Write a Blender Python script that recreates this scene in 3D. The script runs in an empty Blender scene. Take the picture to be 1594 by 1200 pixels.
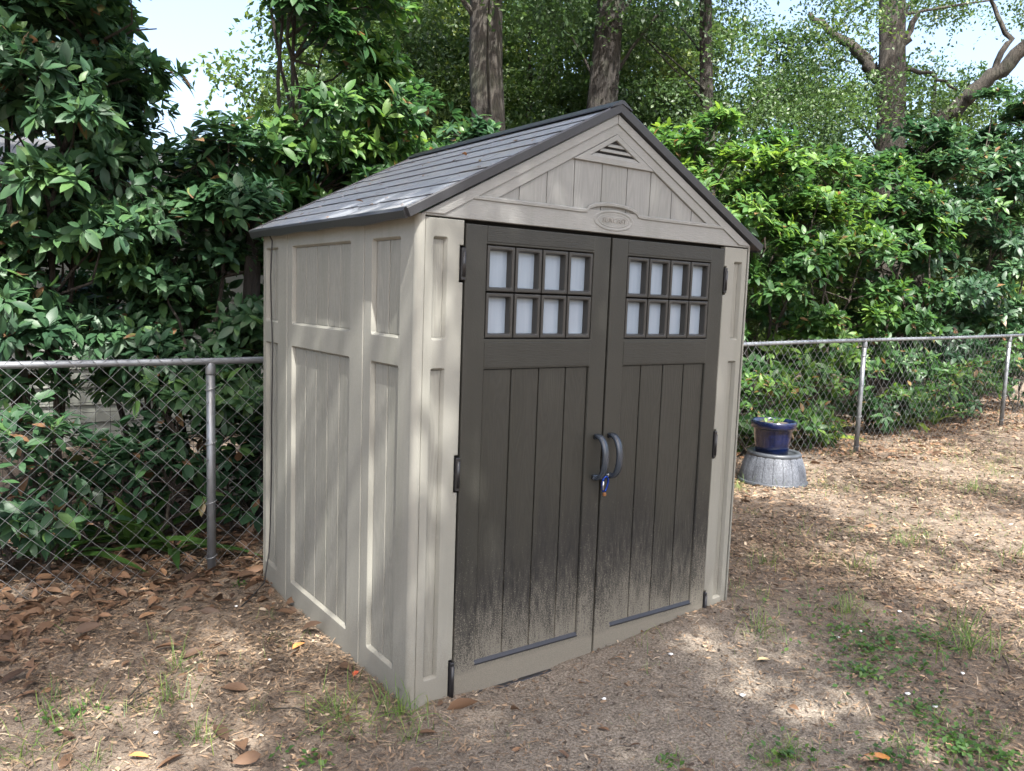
import bpy, math, random
import numpy as np
from mathutils import Vector, Matrix
from mathutils.geometry import tessellate_polygon
random.seed(7); rng = np.random.default_rng(11); OAKSEED = 12
sc = bpy.context.scene
COL = sc.collection

# ------------------------------------------------------------------ camera
CAM = np.array([-1.447, -2.621, 1.604]); YAW, PIT, ROL, FOC = 0.6263, -0.10806, 0.0355, 1243.0
def cam_axes():
    cy, sy, cp, sp = math.cos(YAW), math.sin(YAW), math.cos(PIT), math.sin(PIT)
    f = np.array([sy*cp, cy*cp, sp]); r = np.array([cy, -sy, 0.0]); u = np.cross(r, f)
    cr, sr = math.cos(ROL), math.sin(ROL)
    return r*cr+u*sr, -r*sr+u*cr, f
AX_R, AX_U, AX_F = cam_axes()
cam = bpy.data.cameras.new('camera'); camo = bpy.data.objects.new('camera', cam); COL.objects.link(camo)
M = Matrix.Identity(4)
for i in range(3):
    M[i][0], M[i][1], M[i][2], M[i][3] = AX_R[i], AX_U[i], -AX_F[i], CAM[i]
camo.matrix_world = M
cam.sensor_width = 36.0; cam.lens = FOC/1594*36.0; cam.clip_start = 0.05; cam.clip_end = 500
sc.camera = camo

# ------------------------------------------------------------------ light
SUN_EL = math.radians(58); SUN_AZ = math.radians(198)      # azimuth clockwise from +Y: the sun stands in front of the shed, a little to its left
to_sun = Vector((math.sin(SUN_AZ)*math.cos(SUN_EL), math.cos(SUN_AZ)*math.cos(SUN_EL), math.sin(SUN_EL)))
w = bpy.data.worlds.new('World'); sc.world = w; w.use_nodes = True
nt = w.node_tree; nt.nodes.clear()
sky = nt.nodes.new('ShaderNodeTexSky'); sky.sky_type = 'NISHITA'; sky.sun_disc = False
sky.sun_elevation = SUN_EL; sky.sun_rotation = SUN_AZ; sky.air_density = 1.0; sky.dust_density = 5.5; sky.ozone_density = 1.0
bg = nt.nodes.new('ShaderNodeBackground'); bg.inputs[1].default_value = 0.15
wo = nt.nodes.new('ShaderNodeOutputWorld')
nt.links.new(sky.outputs[0], bg.inputs[0]); nt.links.new(bg.outputs[0], wo.inputs[0])
sun = bpy.data.lights.new('sun', 'SUN'); sun.energy = 4.5; sun.angle = math.radians(0.55); sun.color = (1.0, 0.97, 0.92)
suno = bpy.data.objects.new('sun', sun); COL.objects.link(suno)
suno.rotation_euler = to_sun.to_track_quat('Z', 'Y').to_euler(); suno.location = (0, 0, 30)
sc.view_settings.view_transform = 'Standard'; sc.view_settings.look = 'None'
sc.view_settings.gamma = 1.0; sc.view_settings.exposure = 1.9; sc.view_settings.use_curve_mapping = False

# ------------------------------------------------------------------ helpers
def ray(px, py):
    return AX_R*((px-797)/FOC) - AX_U*((py-600)/FOC) + AX_F
def at_depth(px, py, Y):            # the point of the world plane y = Y seen at that spot of the photograph
    d = ray(px, py); return CAM + d*((Y-CAM[1])/d[1])
def at_dist(px, py, dist):
    d = ray(px, py); d = d/np.linalg.norm(d[:2]); return CAM + d*dist
def smooth01(t):
    t = np.clip(t, 0, 1); return t*t*(3-2*t)
def gz(x, y):                       # height of the ground
    x = np.asarray(x, float); y = np.asarray(y, float)
    z = 0.0157*np.clip(x, 0, 30)
    z = z + 0.042*np.exp(-((x-1.85)**2/0.16+(y+0.02)**2/0.05))
    z = z - 0.035*np.exp(-((x-0.5)**2/0.5+(y+0.1)**2/0.10))
    n = 0.010*np.sin(2.1*x+1.3*y)*np.cos(1.7*y-0.6*x)+0.006*np.sin(5.3*x-3.1*y+1)+0.004*np.sin(9.1*x+8.3*y)
    return z + n + 0.03*smooth01((y-2.2)/3)*np.sin(1.1*x+.4)
def gpix(px, py):                   # where the line of sight meets the ground
    d = ray(px, py); z = 0.0
    for _ in range(12):
        q = CAM + d*((z-CAM[2])/d[2]); z = float(gz(q[0], q[1]))
    return np.array([q[0], q[1], z])

ORIG = {}
def thing(name, loc, label, cat, group=None):
    o = bpy.data.objects.new(name, None); COL.objects.link(o); o.location = loc; o.empty_display_size = .1
    ORIG[o.name] = np.array(loc, float); tag(o, label, cat, group); return o
def tag(o, label=None, cat=None, group=None, kind=None):
    if label: o['label'] = label
    if cat: o['category'] = cat
    if group: o['group'] = group
    if kind: o['kind'] = kind
    return o
class MB:
    def __init__(s): s.v = []; s.f = []; s.uv = None
    def add(s, vs, fs):
        o = len(s.v); s.v += [tuple(map(float, v)) for v in vs]; s.f += [tuple(i+o for i in f) for f in fs]; return s
    def box(s, x0, x1, y0, y1, z0, z1):
        return s.add([(x0,y0,z0),(x1,y0,z0),(x1,y1,z0),(x0,y1,z0),(x0,y0,z1),(x1,y0,z1),(x1,y1,z1),(x0,y1,z1)],
                     [(0,3,2,1),(4,5,6,7),(0,1,5,4),(1,2,6,5),(2,3,7,6),(3,0,4,7)])
    def bbox(s, x0, x1, y0, y1, z0, z1, b=.003):       # chamfered box
        vs = []; 
        for sx, X in ((0,x0),(1,x1)):
            for sy, Y in ((0,y0),(1,y1)):
                for sz, Z in ((0,z0),(1,z1)):
                    ix, iy, iz = (b if sx==0 else -b), (b if sy==0 else -b), (b if sz==0 else -b)
                    vs += [(X, Y+iy, Z+iz), (X+ix, Y, Z+iz), (X+ix, Y+iy, Z)]
        o = len(s.v); s.v += vs
        def k(sx, sy, sz, a): return o + (sx*4+sy*2+sz)*3+a
        F = s.f
        for q in (0,1):
            F.append((k(q,0,0,0),k(q,1,0,0),k(q,1,1,0),k(q,0,1,0)) if q else (k(q,0,0,0),k(q,0,1,0),k(q,1,1,0),k(q,1,0,0)))
            F.append((k(0,q,0,1),k(0,q,1,1),k(1,q,1,1),k(1,q,0,1)) if q else (k(0,q,0,1),k(1,q,0,1),k(1,q,1,1),k(0,q,1,1)))
            F.append((k(0,0,q,2),k(1,0,q,2),k(1,1,q,2),k(0,1,q,2)) if q else (k(0,0,q,2),k(0,1,q,2),k(1,1,q,2),k(1,0,q,2)))
        for a in (0,1):
            for c in (0,1):
                F.append((k(a,c,0,0),k(a,c,1,0),k(a,c,1,1),k(a,c,0,1)))
                F.append((k(a,0,c,0),k(a,1,c,0),k(a,1,c,2),k(a,0,c,2)))
                F.append((k(0,a,c,1),k(1,a,c,1),k(1,a,c,2),k(0,a,c,2)))
                for e in (0,1): F.append((k(a,c,e,0),k(a,c,e,1),k(a,c,e,2)))
        return s
    def tube(s, pts, rad, n=8, cap=True):
        pts = [Vector(p) for p in pts]; R = rad if hasattr(rad, '__len__') else [rad]*len(pts)
        o = len(s.v); ref = None
        for i, p in enumerate(pts):
            d = (pts[min(i+1, len(pts)-1)]-pts[max(i-1, 0)]).normalized()
            if ref is None: ref = d.orthogonal().normalized()
            ref = (ref - d*ref.dot(d)).normalized(); b = d.cross(ref)
            for k in range(n):
                a = 2*math.pi*k/n; s.v.append(tuple(p+(ref*math.cos(a)+b*math.sin(a))*R[i]))
        for i in range(len(pts)-1):
            for k in range(n):
                k2 = (k+1)%n; s.f.append((o+i*n+k, o+i*n+k2, o+(i+1)*n+k2, o+(i+1)*n+k))
        if cap: s.f += [tuple(o+k for k in reversed(range(n))), tuple(o+(len(pts)-1)*n+k for k in range(n))]
        return s
    def lathe(s, prof, c=(0,0,0), n=40, cap=True):
        o = len(s.v)
        for r, z in prof:
            for k in range(n):
                a = 2*math.pi*k/n; s.v.append((c[0]+r*math.cos(a), c[1]+r*math.sin(a), c[2]+z))
        for i in range(len(prof)-1):
            for k in range(n):
                k2 = (k+1)%n; s.f.append((o+i*n+k, o+i*n+k2, o+(i+1)*n+k2, o+(i+1)*n+k))
        if cap: s.f += [tuple(o+k for k in reversed(range(n))), tuple(o+(len(prof)-1)*n+k for k in range(n))]
        return s
    def build(s, name, mat, parent=None, smooth=False, loc=None):
        me = bpy.data.meshes.new(name)
        off = ORIG.get(parent.name, np.zeros(3)) if parent else np.zeros(3)
        if loc is not None: off = np.array(loc, float)
        me.from_pydata([tuple(np.array(v)-off) for v in s.v], [], s.f); me.update()
        return link(name, me, mat, parent, smooth, loc if parent is None else None)
def link(name, me, mat, parent=None, smooth=False, loc=None):
    if mat and not me.materials: me.materials.append(mat)
    if smooth: me.polygons.foreach_set('use_smooth', [True]*len(me.polygons))
    o = bpy.data.objects.new(name, me); COL.objects.link(o)
    if parent: o.parent = parent; ORIG[o.name] = ORIG.get(parent.name, np.zeros(3))
    if loc is not None: o.location = loc; ORIG[o.name] = np.array(loc, float)
    return o
def tri_mesh(name, V, F, tint=None, smooth=True):
    me = bpy.data.meshes.new(name); V = np.asarray(V, np.float32); F = np.asarray(F, np.int32)
    me.vertices.add(len(V)); me.vertices.foreach_set('co', V.ravel())
    me.loops.add(F.size); me.loops.foreach_set('vertex_index', F.ravel())
    me.polygons.add(len(F)); me.polygons.foreach_set('loop_start', np.arange(0, F.size, 3, dtype=np.int32))
    if smooth: me.polygons.foreach_set('use_smooth', np.ones(len(F), bool))
    if tint is not None:
        a = me.attributes.new('tint', 'FLOAT', 'POINT'); a.data.foreach_set('value', np.asarray(tint, np.float32))
    me.update(calc_edges=True); return me

# ------------------------------------------------------------------ materials
def newmat(name):
    m = bpy.data.materials.new(name); m.use_nodes = True
    t = m.node_tree; b = t.nodes['Principled BSDF']; return m, t, b
class N:
    def __init__(s, t): s.t = t
    def __call__(s, typ, **kw):
        n = s.t.nodes.new('ShaderNode'+typ)
        for k, v in kw.items(): setattr(n, k, v)
        return n
    def l(s, a, b): s.t.links.new(a, b)
    def math(s, op, a, b=None, c=None):
        n = s('Math', operation=op)
        for i, v in enumerate((a, b, c)):
            if v is None: continue
            if hasattr(v, 'links'): s.l(v, n.inputs[i])
            else: n.inputs[i].default_value = v
        return n.outputs[0]
    def mix(s, f, a, b):
        n = s('Mix', data_type='RGBA')
        for i, v in ((0, f), (6, a), (7, b)):
            if hasattr(v, 'links'): s.l(v, n.inputs[i])
            else: n.inputs[i].default_value = v if i == 0 else (*v, 1)
        return n.outputs[2]
    def noise(s, vec, scale, detail=3, rough=.55, dist=0):
        n = s('TexNoise'); n.inputs['Scale'].default_value = scale; n.inputs['Detail'].default_value = detail
        n.inputs['Roughness'].default_value = rough; n.inputs['Distortion'].default_value = dist
        if vec is not None: s.l(vec, n.inputs['Vector'])
        return n.outputs[0]
    def mapping(s, vec, scale=(1,1,1), loc=(0,0,0)):
        n = s('Mapping'); n.inputs['Scale'].default_value = scale; n.inputs['Location'].default_value = loc
        s.l(vec, n.inputs[0]); return n.outputs[0]
    def ramp(s, fac, stops):
        n = s('ValToRGB'); e = n.color_ramp.elements
        while len(e) < len(stops): e.new(.5)
        for el, (p, c) in zip(e, stops): el.position = p; el.color = (*c, 1) if len(c) == 3 else c
        s.l(fac, n.inputs[0]); return n.outputs[0]
    def maprange(s, v, a, b, c=0., d=1., smooth=False):
        n = s('MapRange'); n.clamp = True
        if smooth: n.interpolation_type = 'SMOOTHSTEP'
        s.l(v, n.inputs[0])
        for i, q in zip((1,2,3,4), (a,b,c,d)): n.inputs[i].default_value = q
        return n.outputs[0]
    def bump(s, h, strength, dist, b, normal=None):
        n = s('Bump'); n.inputs['Strength'].default_value = strength; n.inputs['Distance'].default_value = dist
        s.l(h, n.inputs['Height'])
        if normal: s.l(normal, n.inputs['Normal'])
        if b: s.l(n.outputs[0], b.inputs['Normal'])
        return n.outputs[0]

def plastic(name, base, grain='leather', sand=0.0, black=False, rough=.5, sand_top=.5):
    """moulded resin: base colour, embossed wood or leather grain, and splashed sand that thins out upward"""
    m, t, b = newmat(name); n = N(t)
    geo = n('NewGeometry'); pos = geo.outputs['Position']
    oi = n('ObjectInfo')
    off = n('VectorMath', operation='ADD'); n.l(pos, off.inputs[0])
    cmb = n('CombineXYZ'); n.l(n.math('MULTIPLY', oi.outputs['Random'], 17.0), cmb.inputs[0]); n.l(n.math('MULTIPLY', oi.outputs['Random'], 7.0), cmb.inputs[2])
    n.l(cmb.outputs[0], off.inputs[1]); P = off.outputs[0]
    col = n.mix(n.noise(pos, 2.2, 4), tuple(c*.9 for c in base), tuple(min(1, c*1.1) for c in base))
    fine = n.noise(pos, 420, 2)
    if grain == 'wood':
        g = n.noise(n.mapping(P, (9, 9, 1.1)), 1.0, 2, .45, .15)
        lines = n.math('SINE', n.math('MULTIPLY', g, 120.0))
        fib = n.noise(n.mapping(P, (160, 160, 5)), 1.0, 3)
        h = n.math('ADD', n.math('MULTIPLY', lines, .35), fib)
        n.bump(h, .28, .0022, b)
        col = n.mix(n.maprange(h, .1, .95), tuple(c*.86 for c in base), col)
    elif grain == 'rail':
        fib = n.noise(n.mapping(pos, (22, 22, 190)), 1.0, 4, .65)
        n.bump(fib, .6, .003, b)
        col = n.mix(n.maprange(fib, .35, .7), tuple(c*.88 for c in base), col)
    else:
        le = n.noise(pos, 130, 3, .6)
        n.bump(n.math('ADD', le, n.math('MULTIPLY', fine, .4)), .30, .0020, b)
    run = n.noise(n.mapping(pos, (7, 7, .55)), 1.0, 5, .65)
    col = n.mix(n.maprange(run, .50, .72, 0, .30), col, tuple(c*k for c, k in zip(base, (.55, .58, .50))))
    col = n.mix(n.maprange(n.noise(pos, 38, 4, .7), .60, .75, 0, .22), col, tuple(min(1, c*1.35) for c in base))
    sep = n('SeparateXYZ'); n.l(pos, sep.inputs[0]); z = sep.outputs[2]
    lowf = n.noise(n.mapping(pos, (6, 6, .8)), 1.0, 4, .6)
    streak = n.noise(n.mapping(pos, (85, 85, 14)), 1.0, 3, .6)
    rgh = n.maprange(n.noise(pos, 60, 3), .3, .7, rough-.06, rough+.08)
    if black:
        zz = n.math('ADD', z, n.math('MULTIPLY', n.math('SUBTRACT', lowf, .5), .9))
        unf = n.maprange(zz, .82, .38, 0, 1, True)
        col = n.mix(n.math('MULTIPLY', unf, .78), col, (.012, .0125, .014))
    if sand > 0:
        zz = n.math('ADD', z, n.math('MULTIPLY', n.math('SUBTRACT', lowf, .5), .45))
        cov = n.maprange(zz, sand_top, .10, 0, 1)
        cov = n.math('POWER', cov, 1.9)
        sp = n.math('ADD', n.math('MULTIPLY', n.noise(pos, 190, 2, .7), .74), n.math('MULTIPLY', streak, .26))
        thr = n.math('SUBTRACT', .665, n.math('MULTIPLY', cov, .27))
        mask = n.maprange(n.math('SUBTRACT', sp, thr), -.05, .09, 0, .85)
        mask = n.math('MULTIPLY', mask, n.maprange(cov, 0.002, .03))
        full = n.maprange(n.math('ADD', z, n.math('MULTIPLY', n.math('SUBTRACT', lowf, .5), .06)), .115, .075, 0, .93)
        film = n.math('MULTIPLY', n.math('MULTIPLY', cov, n.maprange(streak, .3, .7)), .55)
        mask = n.math('MULTIPLY', n.math('MAXIMUM', n.math('MAXIMUM', mask, film), full), sand)
        sc_ = n.mix(n.noise(pos, 300, 3), (.10, .092, .074), (.24, .222, .182))
        col = n.mix(mask, col, sc_)
        rgh = n.math('ADD', rgh, n.math('MULTIPLY', mask, .35))
    n.l(col, b.inputs['Base Color']); n.l(rgh, b.inputs['Roughness'])
    b.inputs['Specular IOR Level'].default_value = .28
    return m
TAUPE = (.220, .217, .190); GABLE = (.240, .240, .226); BRONZE = (.0335, .0330, .0280)
m_wall = plastic('taupe resin', TAUPE, 'leather', .55, rough=.5, sand_top=.55)
m_wallplank = plastic('taupe resin wood grain', TAUPE, 'wood', .55, rough=.5, sand_top=.55)
m_gable = plastic('grey taupe resin rails', GABLE, 'rail', 0, rough=.5)
m_gplank = plastic('grey taupe resin planks', tuple(c*.93 for c in GABLE), 'wood', 0, rough=.5)
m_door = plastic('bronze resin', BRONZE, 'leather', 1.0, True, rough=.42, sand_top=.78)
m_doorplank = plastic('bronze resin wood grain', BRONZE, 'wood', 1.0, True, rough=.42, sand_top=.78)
m_doorrail = plastic('bronze resin rails', BRONZE, 'rail', 0, rough=.38)
m_frame = plastic('bronze window frames', (.040, .039, .036), 'leather', 0, rough=.35)

def simple(name, col, rough=.5, metal=0., nscale=40., var=.15, bump=0., spec=.5):
    m, t, b = newmat(name); n = N(t); geo = n('NewGeometry')
    f = n.noise(geo.outputs['Position'], nscale, 4)
    n.l(n.mix(f, tuple(c*(1-var) for c in col), tuple(min(1, c*(1+var)) for c in col)), b.inputs['Base Color'])
    b.inputs['Roughness'].default_value = rough; b.inputs['Metallic'].default_value = metal; b.inputs['Specular IOR Level'].default_value = spec
    if bump: n.bump(f, bump, .004, b)
    return m
m_black = simple('black resin', (.014, .014, .016), .35)
m_ledge = simple('dark ledge', (.013, .0135, .017), .4, 0, 90, .5)
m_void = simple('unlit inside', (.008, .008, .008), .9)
m_handle = simple('handle resin', (.032, .040, .052), .25, 0, 60, .1)
m_blue = simple('blue anodised', (.012, .05, .32), .25, .6)
m_brass = simple('orange brass', (.26, .12, .05), .35, .5)
m_silver = simple('bare steel', (.6, .6, .6), .3, .9)
m_cable = simple('black cable', (.012, .012, .012), .5)
m_galv = simple('galvanised steel', (.20, .212, .225), .42, .55, 30, .14, .1)
m_wire = simple('galvanised wire', (.235, .245, .25), .45, .45, 30, .2)
m_darkwire = simple('dark garden wire', (.03, .032, .03), .6)
def panemat():
    m, t, b = newmat('milky window pane'); n = N(t); geo = n('NewGeometry')
    f = n.noise(n.mapping(geo.outputs['Position'], (60, 60, 3)), 1, 3)
    n.l(n.mix(f, (.20, .25, .31), (.27, .32, .38)), b.inputs['Base Color'])
    b.inputs['Roughness'].default_value = .22
    b.inputs['Coat Weight'].default_value = .3; return m
m_pane = panemat()
def shingle_mat():
    m, t, b = newmat('grey roof shingle resin'); n = N(t); geo = n('NewGeometry'); pos = geo.outputs['Position']
    oi = n('ObjectInfo')
    g = n.noise(n.mapping(pos, (60, 240, 60)), 1, 4, .65)
    c = n.mix(n.noise(pos, 3, 4), (.16, .174, .195), (.265, .278, .298))
    c = n.mix(n.math('MULTIPLY', oi.outputs['Random'], .35), c, (.25, .25, .245))
    stain = n.maprange(n.noise(n.mapping(pos, (2, 1.2, 2), (3, 0, 0)), 1.5, 5, .6), .52, .68)
    c = n.mix(n.math('MULTIPLY', stain, .45), c, (.27, .245, .20))
    n.l(c, b.inputs['Base Color']); b.inputs['Roughness'].default_value = .5
    n.bump(g, .5, .002, b); return m
m_shingle = shingle_mat()
m_trimroof = simple('dark roof trim', (.030, .031, .034), .42, 0, 200, .2, .2)

def leaf_mat(name, stops, trans=.35, rough=.36, tcol=1.0, spec=.5):
    m, t, b = newmat(name); n = N(t)
    at = n('Attribute', attribute_name='tint'); oi = n('ObjectInfo')
    geo = n('NewGeometry')
    v = n.math('ADD', at.outputs['Fac'], n.math('MULTIPLY', n.math('SUBTRACT', n.noise(geo.outputs['Position'], 9, 2), .5), .16))
    c = n.ramp(v, stops); n.l(c, b.inputs['Base Color'])
    b.inputs['Roughness'].default_value = rough; b.inputs['Specular IOR Level'].default_value = spec
    if trans:
        tr = n('BsdfTranslucent'); mx = n('MixShader'); mx.inputs[0].default_value = trans
        hs = n('HueSaturation'); hs.inputs['Hue'].default_value = .485; hs.inputs['Saturation'].default_value = 1.1; hs.inputs['Value'].default_value = 1.9*tcol
        n.l(c, hs.inputs['Color']); n.l(hs.outputs[0], tr.inputs[0])
        n.l(b.outputs[0], mx.inputs[1]); n.l(tr.outputs[0], mx.inputs[2])
        n.l(mx.outputs[0], t.nodes['Material Output'].inputs[0])
    return m
m_leaf = leaf_mat('broad evergreen leaf', [(0, (.018, .048, .020)), (.35, (.030, .078, .026)), (.7, (.055, .125, .030)), (.93, (.115, .20, .038)), (1, (.16, .10, .045))], .35, .46, 1, .35)
m_leafdk = leaf_mat('dull evergreen leaf', [(0, (.020, .050, .026)), (.4, (.030, .072, .034)), (.75, (.045, .10, .038)), (.95, (.08, .15, .04)), (1, (.15, .085, .045))], .25, .46, 1, .35)
m_oakleaf = leaf_mat('fine oak leaf', [(0, (.022, .050, .018)), (.4, (.044, .088, .027)), (.8, (.085, .145, .038)), (1, (.15, .20, .05))], .36, .5, .8)
m_strap = leaf_mat('strap leaf', [(0, (.03, .075, .02)), (.5, (.07, .14, .03)), (1, (.2, .25, .04))], .35, .35)
m_dead = leaf_mat('brown dead leaf', [(0, (.045, .028, .019)), (.35, (.11, .066, .040)), (.65, (.20, .118, .070)), (.88, (.30, .175, .095)), (1, (.36, .29, .21))], .10, .6, .6, .3)
m_litter = leaf_mat('shredded litter', [(0, (.036, .028, .023)), (.3, (.090, .066, .048)), (.6, (.185, .130, .086)), (.85, (.29, .20, .125)), (1, (.36, .29, .21))], 0, .8, 1, .2)
m_grass = leaf_mat('grass blade', [(0, (.045, .085, .025)), (.5, (.10, .175, .035)), (.85, (.20, .27, .06)), (1, (.33, .29, .16))], .35, .5)
m_clover = leaf_mat('weed leaf', [(0, (.025, .065, .016)), (.5, (.05, .115, .022)), (1, (.11, .19, .035))], .35, .45)
def bark(name, c0, c1, sc_=1.0):
    m, t, b = newmat(name); n = N(t); geo = n('NewGeometry'); pos = geo.outputs['Position']
    h = n.noise(n.mapping(pos, (24*sc_, 24*sc_, 3.2*sc_)), 1, 6, .72, .8)
    f = n.noise(pos, 3, 3)
    c = n.ramp(h, [(.32, tuple(x*.35 for x in c0)), (.48, c0), (.7, c1)])
    c = n.mix(n.maprange(f, .5, .75, 0, .5), c, (.085, .095, .06))
    n.l(c, b.inputs['Base Color']); b.inputs['Roughness'].default_value = .9
    n.bump(h, 1.0, .06, b); return m
m_bark = bark('furrowed bark', (.040, .034, .028), (.085, .073, .060))
m_barkdk = bark('dark bark', (.026, .022, .019), (.056, .047, .040))
m_twig = bark('twig bark', (.055, .042, .032), (.12, .10, .08), 4)
def ground_mat():
    m, t, b = newmat('bare soil and mulch'); n = N(t); geo = n('NewGeometry'); pos = geo.outputs['Position']
    big = n.noise(pos, .9, 5, .6); mid = n.noise(pos, 7, 5, .65); fine = n.noise(pos, 95, 4, .7); chips = n('TexVoronoi'); chips.inputs['Scale'].default_value = 120
    n.l(n.mapping(pos, (1, 1.5, 1)), chips.inputs[0])
    c = n.ramp(n.math('ADD', n.math('MULTIPLY', fine, .6), n.math('MULTIPLY', mid, .4)), [(.30, (.045, .037, .030)), (.46, (.118, .100, .082)), (.6, (.21, .177, .142)), (.76, (.34, .29, .235))])
    c = n.mix(n.math('MULTIPLY', chips.outputs['Distance'], .45), c, (.24, .17, .115))
    sand = n.ramp(fine, [(.34, (.075, .064, .052)), (.5, (.195, .168, .136)), (.68, (.37, .325, .265))])
    sx = n('SeparateXYZ'); n.l(pos, sx.inputs[0])
    dx = n.math('MULTIPLY', n.math('SUBTRACT', sx.outputs[0], .9), .75); dy = n.math('MULTIPLY', n.math('ADD', sx.outputs[1], .55), 1.0)
    r = n.math('SQRT', n.math('ADD', n.math('MULTIPLY', dx, dx), n.math('MULTIPLY', dy, dy)))
    r = n.math('ADD', r, n.math('MULTIPLY', n.math('SUBTRACT', mid, .5), .8))
    c = n.mix(n.maprange(r, 1.15, .35, 0, .75, True), c, sand)
    n.l(c, b.inputs['Base Color']); b.inputs['Roughness'].default_value = .95; b.inputs['Specular IOR Level'].default_value = .15
    n.bump(n.math('ADD', fine, n.math('MULTIPLY', mid, .6)), .9, .015, b); return m
m_ground = ground_mat()

# ------------------------------------------------------------------ ground
def axis(lo, hi, step, far):
    mid = np.arange(lo, hi+1e-6, step)
    a = [hi]; s = step
    while a[-1] < far: s *= 1.35; a.append(a[-1]+s)
    b = [lo]; s = step
    while b[-1] > -far: s *= 1.35; b.append(b[-1]-s)
    return np.concatenate([np.array(b[1:][::-1]), mid, np.array(a[1:])])
gx = axis(-3.5, 13, .06, 150); gy = axis(-2.6, 5, .05, 150)
X, Y = np.meshgrid(gx, gy); Z = gz(X, Y) + .003*rng.standard_normal(X.shape)*(np.abs(X) < 13)
inside = (X > .02) & (X < 1.89) & (Y > .02) & (Y < 1.7); Z[inside] = np.minimum(Z[inside], -.03)
nx, ny = len(gx), len(gy)
idx = np.arange(nx*ny).reshape(ny, nx)
q = np.stack([idx[:-1,:-1], idx[:-1,1:], idx[1:,1:], idx[1:,:-1]], -1).reshape(-1, 4)
F = np.concatenate([q[:, [0,1,2]], q[:, [0,2,3]]])
go = link('ground', tri_mesh('ground', np.stack([X, Y, Z], -1).reshape(-1, 3), F), m_ground); tag(go, kind='structure')

# ------------------------------------------------------------------ shed
W, D, H, CX = 1.914, 1.72, 1.89, .957
shed = thing('storage_shed', (CX, D/2, 0), 'taupe resin garden shed with dark double doors and grey shingled gable roof', 'shed')
fr = lambda a, b, o: (a, -o, b)                 # front wall: a along x, b up, o outward
bk = lambda a, b, o: (a, D+o, b)
lf = lambda a, b, o: (-o, a, b)                 # left wall: a along y
rt = lambda a, b, o: (W+o, a, b)
def rrect(a0, a1, b0, b1, r=.014, k=3):
    P = []
    for cx, cy, s in ((a1-r, b0+r, -90), (a1-r, b1-r, 0), (a0+r, b1-r, 90), (a0+r, b0+r, 180)):
        for i in range(k+1):
            an = math.radians(s+90*i/k); P.append((cx+r*math.cos(an), cy+r*math.sin(an)))
    return P
def inset(P, d):
    if d == 0: return list(P)
    out = []; n = len(P)
    for i in range(n):
        p0, p1, p2 = np.array(P[i-1]), np.array(P[i]), np.array(P[(i+1)%n])
        e1 = p1-p0; e2 = p2-p1; e1 = e1/np.linalg.norm(e1); e2 = e2/np.linalg.norm(e2)
        n1 = np.array([-e1[1], e1[0]]); n2 = np.array([-e2[1], e2[0]])
        out.append(tuple(p1 + d*(n1+n2)/(1+n1@n2)))
    return out
def panel(mb, fm, outer, holes=(), thick=.02, ob=.004, prof=((0,0),(.002,-.001),(.010,-.016),(.011,-.021)), o0=0.0, back=True):
    """a plate with moulded recesses: rounded outer edge, stepped hole flanks"""
    fl = inset(outer, ob); loops = [fl] + [list(h) for h in holes]
    tri = tessellate_polygon([[Vector((p[0], p[1], 0)) for p in L] for L in loops])
    flat = [p for L in loops for p in L]
    mb.add([fm(p[0], p[1], o0) for p in flat], [tuple(t) for t in tri])
    n = len(outer); mids = inset(outer, ob*.3)
    rings = [(fl, 0), (mids, -ob*.3), (outer, -ob), (outer, -thick)]
    vs = [fm(p[0], p[1], o0+o) for L, o in rings for p in L]
    mb.add(vs, [(i*n+k, i*n+(k+1)%n, (i+1)*n+(k+1)%n, (i+1)*n+k) for i in range(3) for k in range(n)])
    for h in holes:
        n = len(h); vs = []
        for d, o in prof: vs += [fm(p[0], p[1], o0+o) for p in inset(h, d)]
        mb.add(vs, [(i*n+k, i*n+(k+1)%n, (i+1)*n+(k+1)%n, (i+1)*n+k) for i in range(len(prof)-1) for k in range(n)])
    return mb
def rect(a0, a1, b0, b1): return [(a0,b0),(a1,b0),(a1,b1),(a0,b1)]
def planks(parent, fm, a0, a1, b0, b1, edges, o, mat, gap=.0035):
    es = [a0]+list(edges)+[a1]
    for e0, e1 in zip(es[:-1], es[1:]):
        panel(MB(), fm, rect(e0+gap/2, e1-gap/2, b0, b1), thick=.006, ob=.002, o0=o).build('plank', mat, parent) if False else \
        panel(mbp := MB(), fm, rect(e0+gap/2, e1-gap/2, b0, b1), thick=.009, ob=.003, o0=o) and mbp.build('plank', mat, parent)
    mb = MB(); vs = [fm(a0-.004, b0-.004, o-.0075), fm(a1+.004, b0-.004, o-.0075), fm(a1+.004, b1+.004, o-.0075), fm(a0-.004, b1+.004, o-.0075)]
    mb.add(vs, [(0,1,2,3)]).build('plank_backing', mat, parent)
HI, LO = (1.437, 1.828), (.098, 1.332)
def side_panel(fm, y0, y1, r0, r1, nlo):
    mb = MB(); panel(mb, fm, rect(y0, y1, -.06, 1.90), [rrect(r0, r1, *HI), rrect(r0, r1, *LO)], .03)
    o = mb.build('wall_panel', m_wall, shed)
    for b0, b1 in (HI, LO):
        ed = [r0+.011+(r1-r0-.022)*k/nlo for k in range(1, nlo)]
        planks(o, fm, r0+.011, r1-.011, b0+.011, b1-.011, ed, -.018, m_wallplank, .006)
for fm in (lf, rt):
    side_panel(fm, .028, .452, .132, .382, 2)
    side_panel(fm, .458, 1.347, .585, 1.282, 5)
    side_panel(fm, 1.353, D-.02, 1.476, 1.668, 2)
side_panel(bk, .02, .62, .12, .52, 3); side_panel(bk, .626, 1.288, .74, 1.18, 4); side_panel(bk, 1.294, W-.02, 1.4, 1.79, 3)
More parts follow.
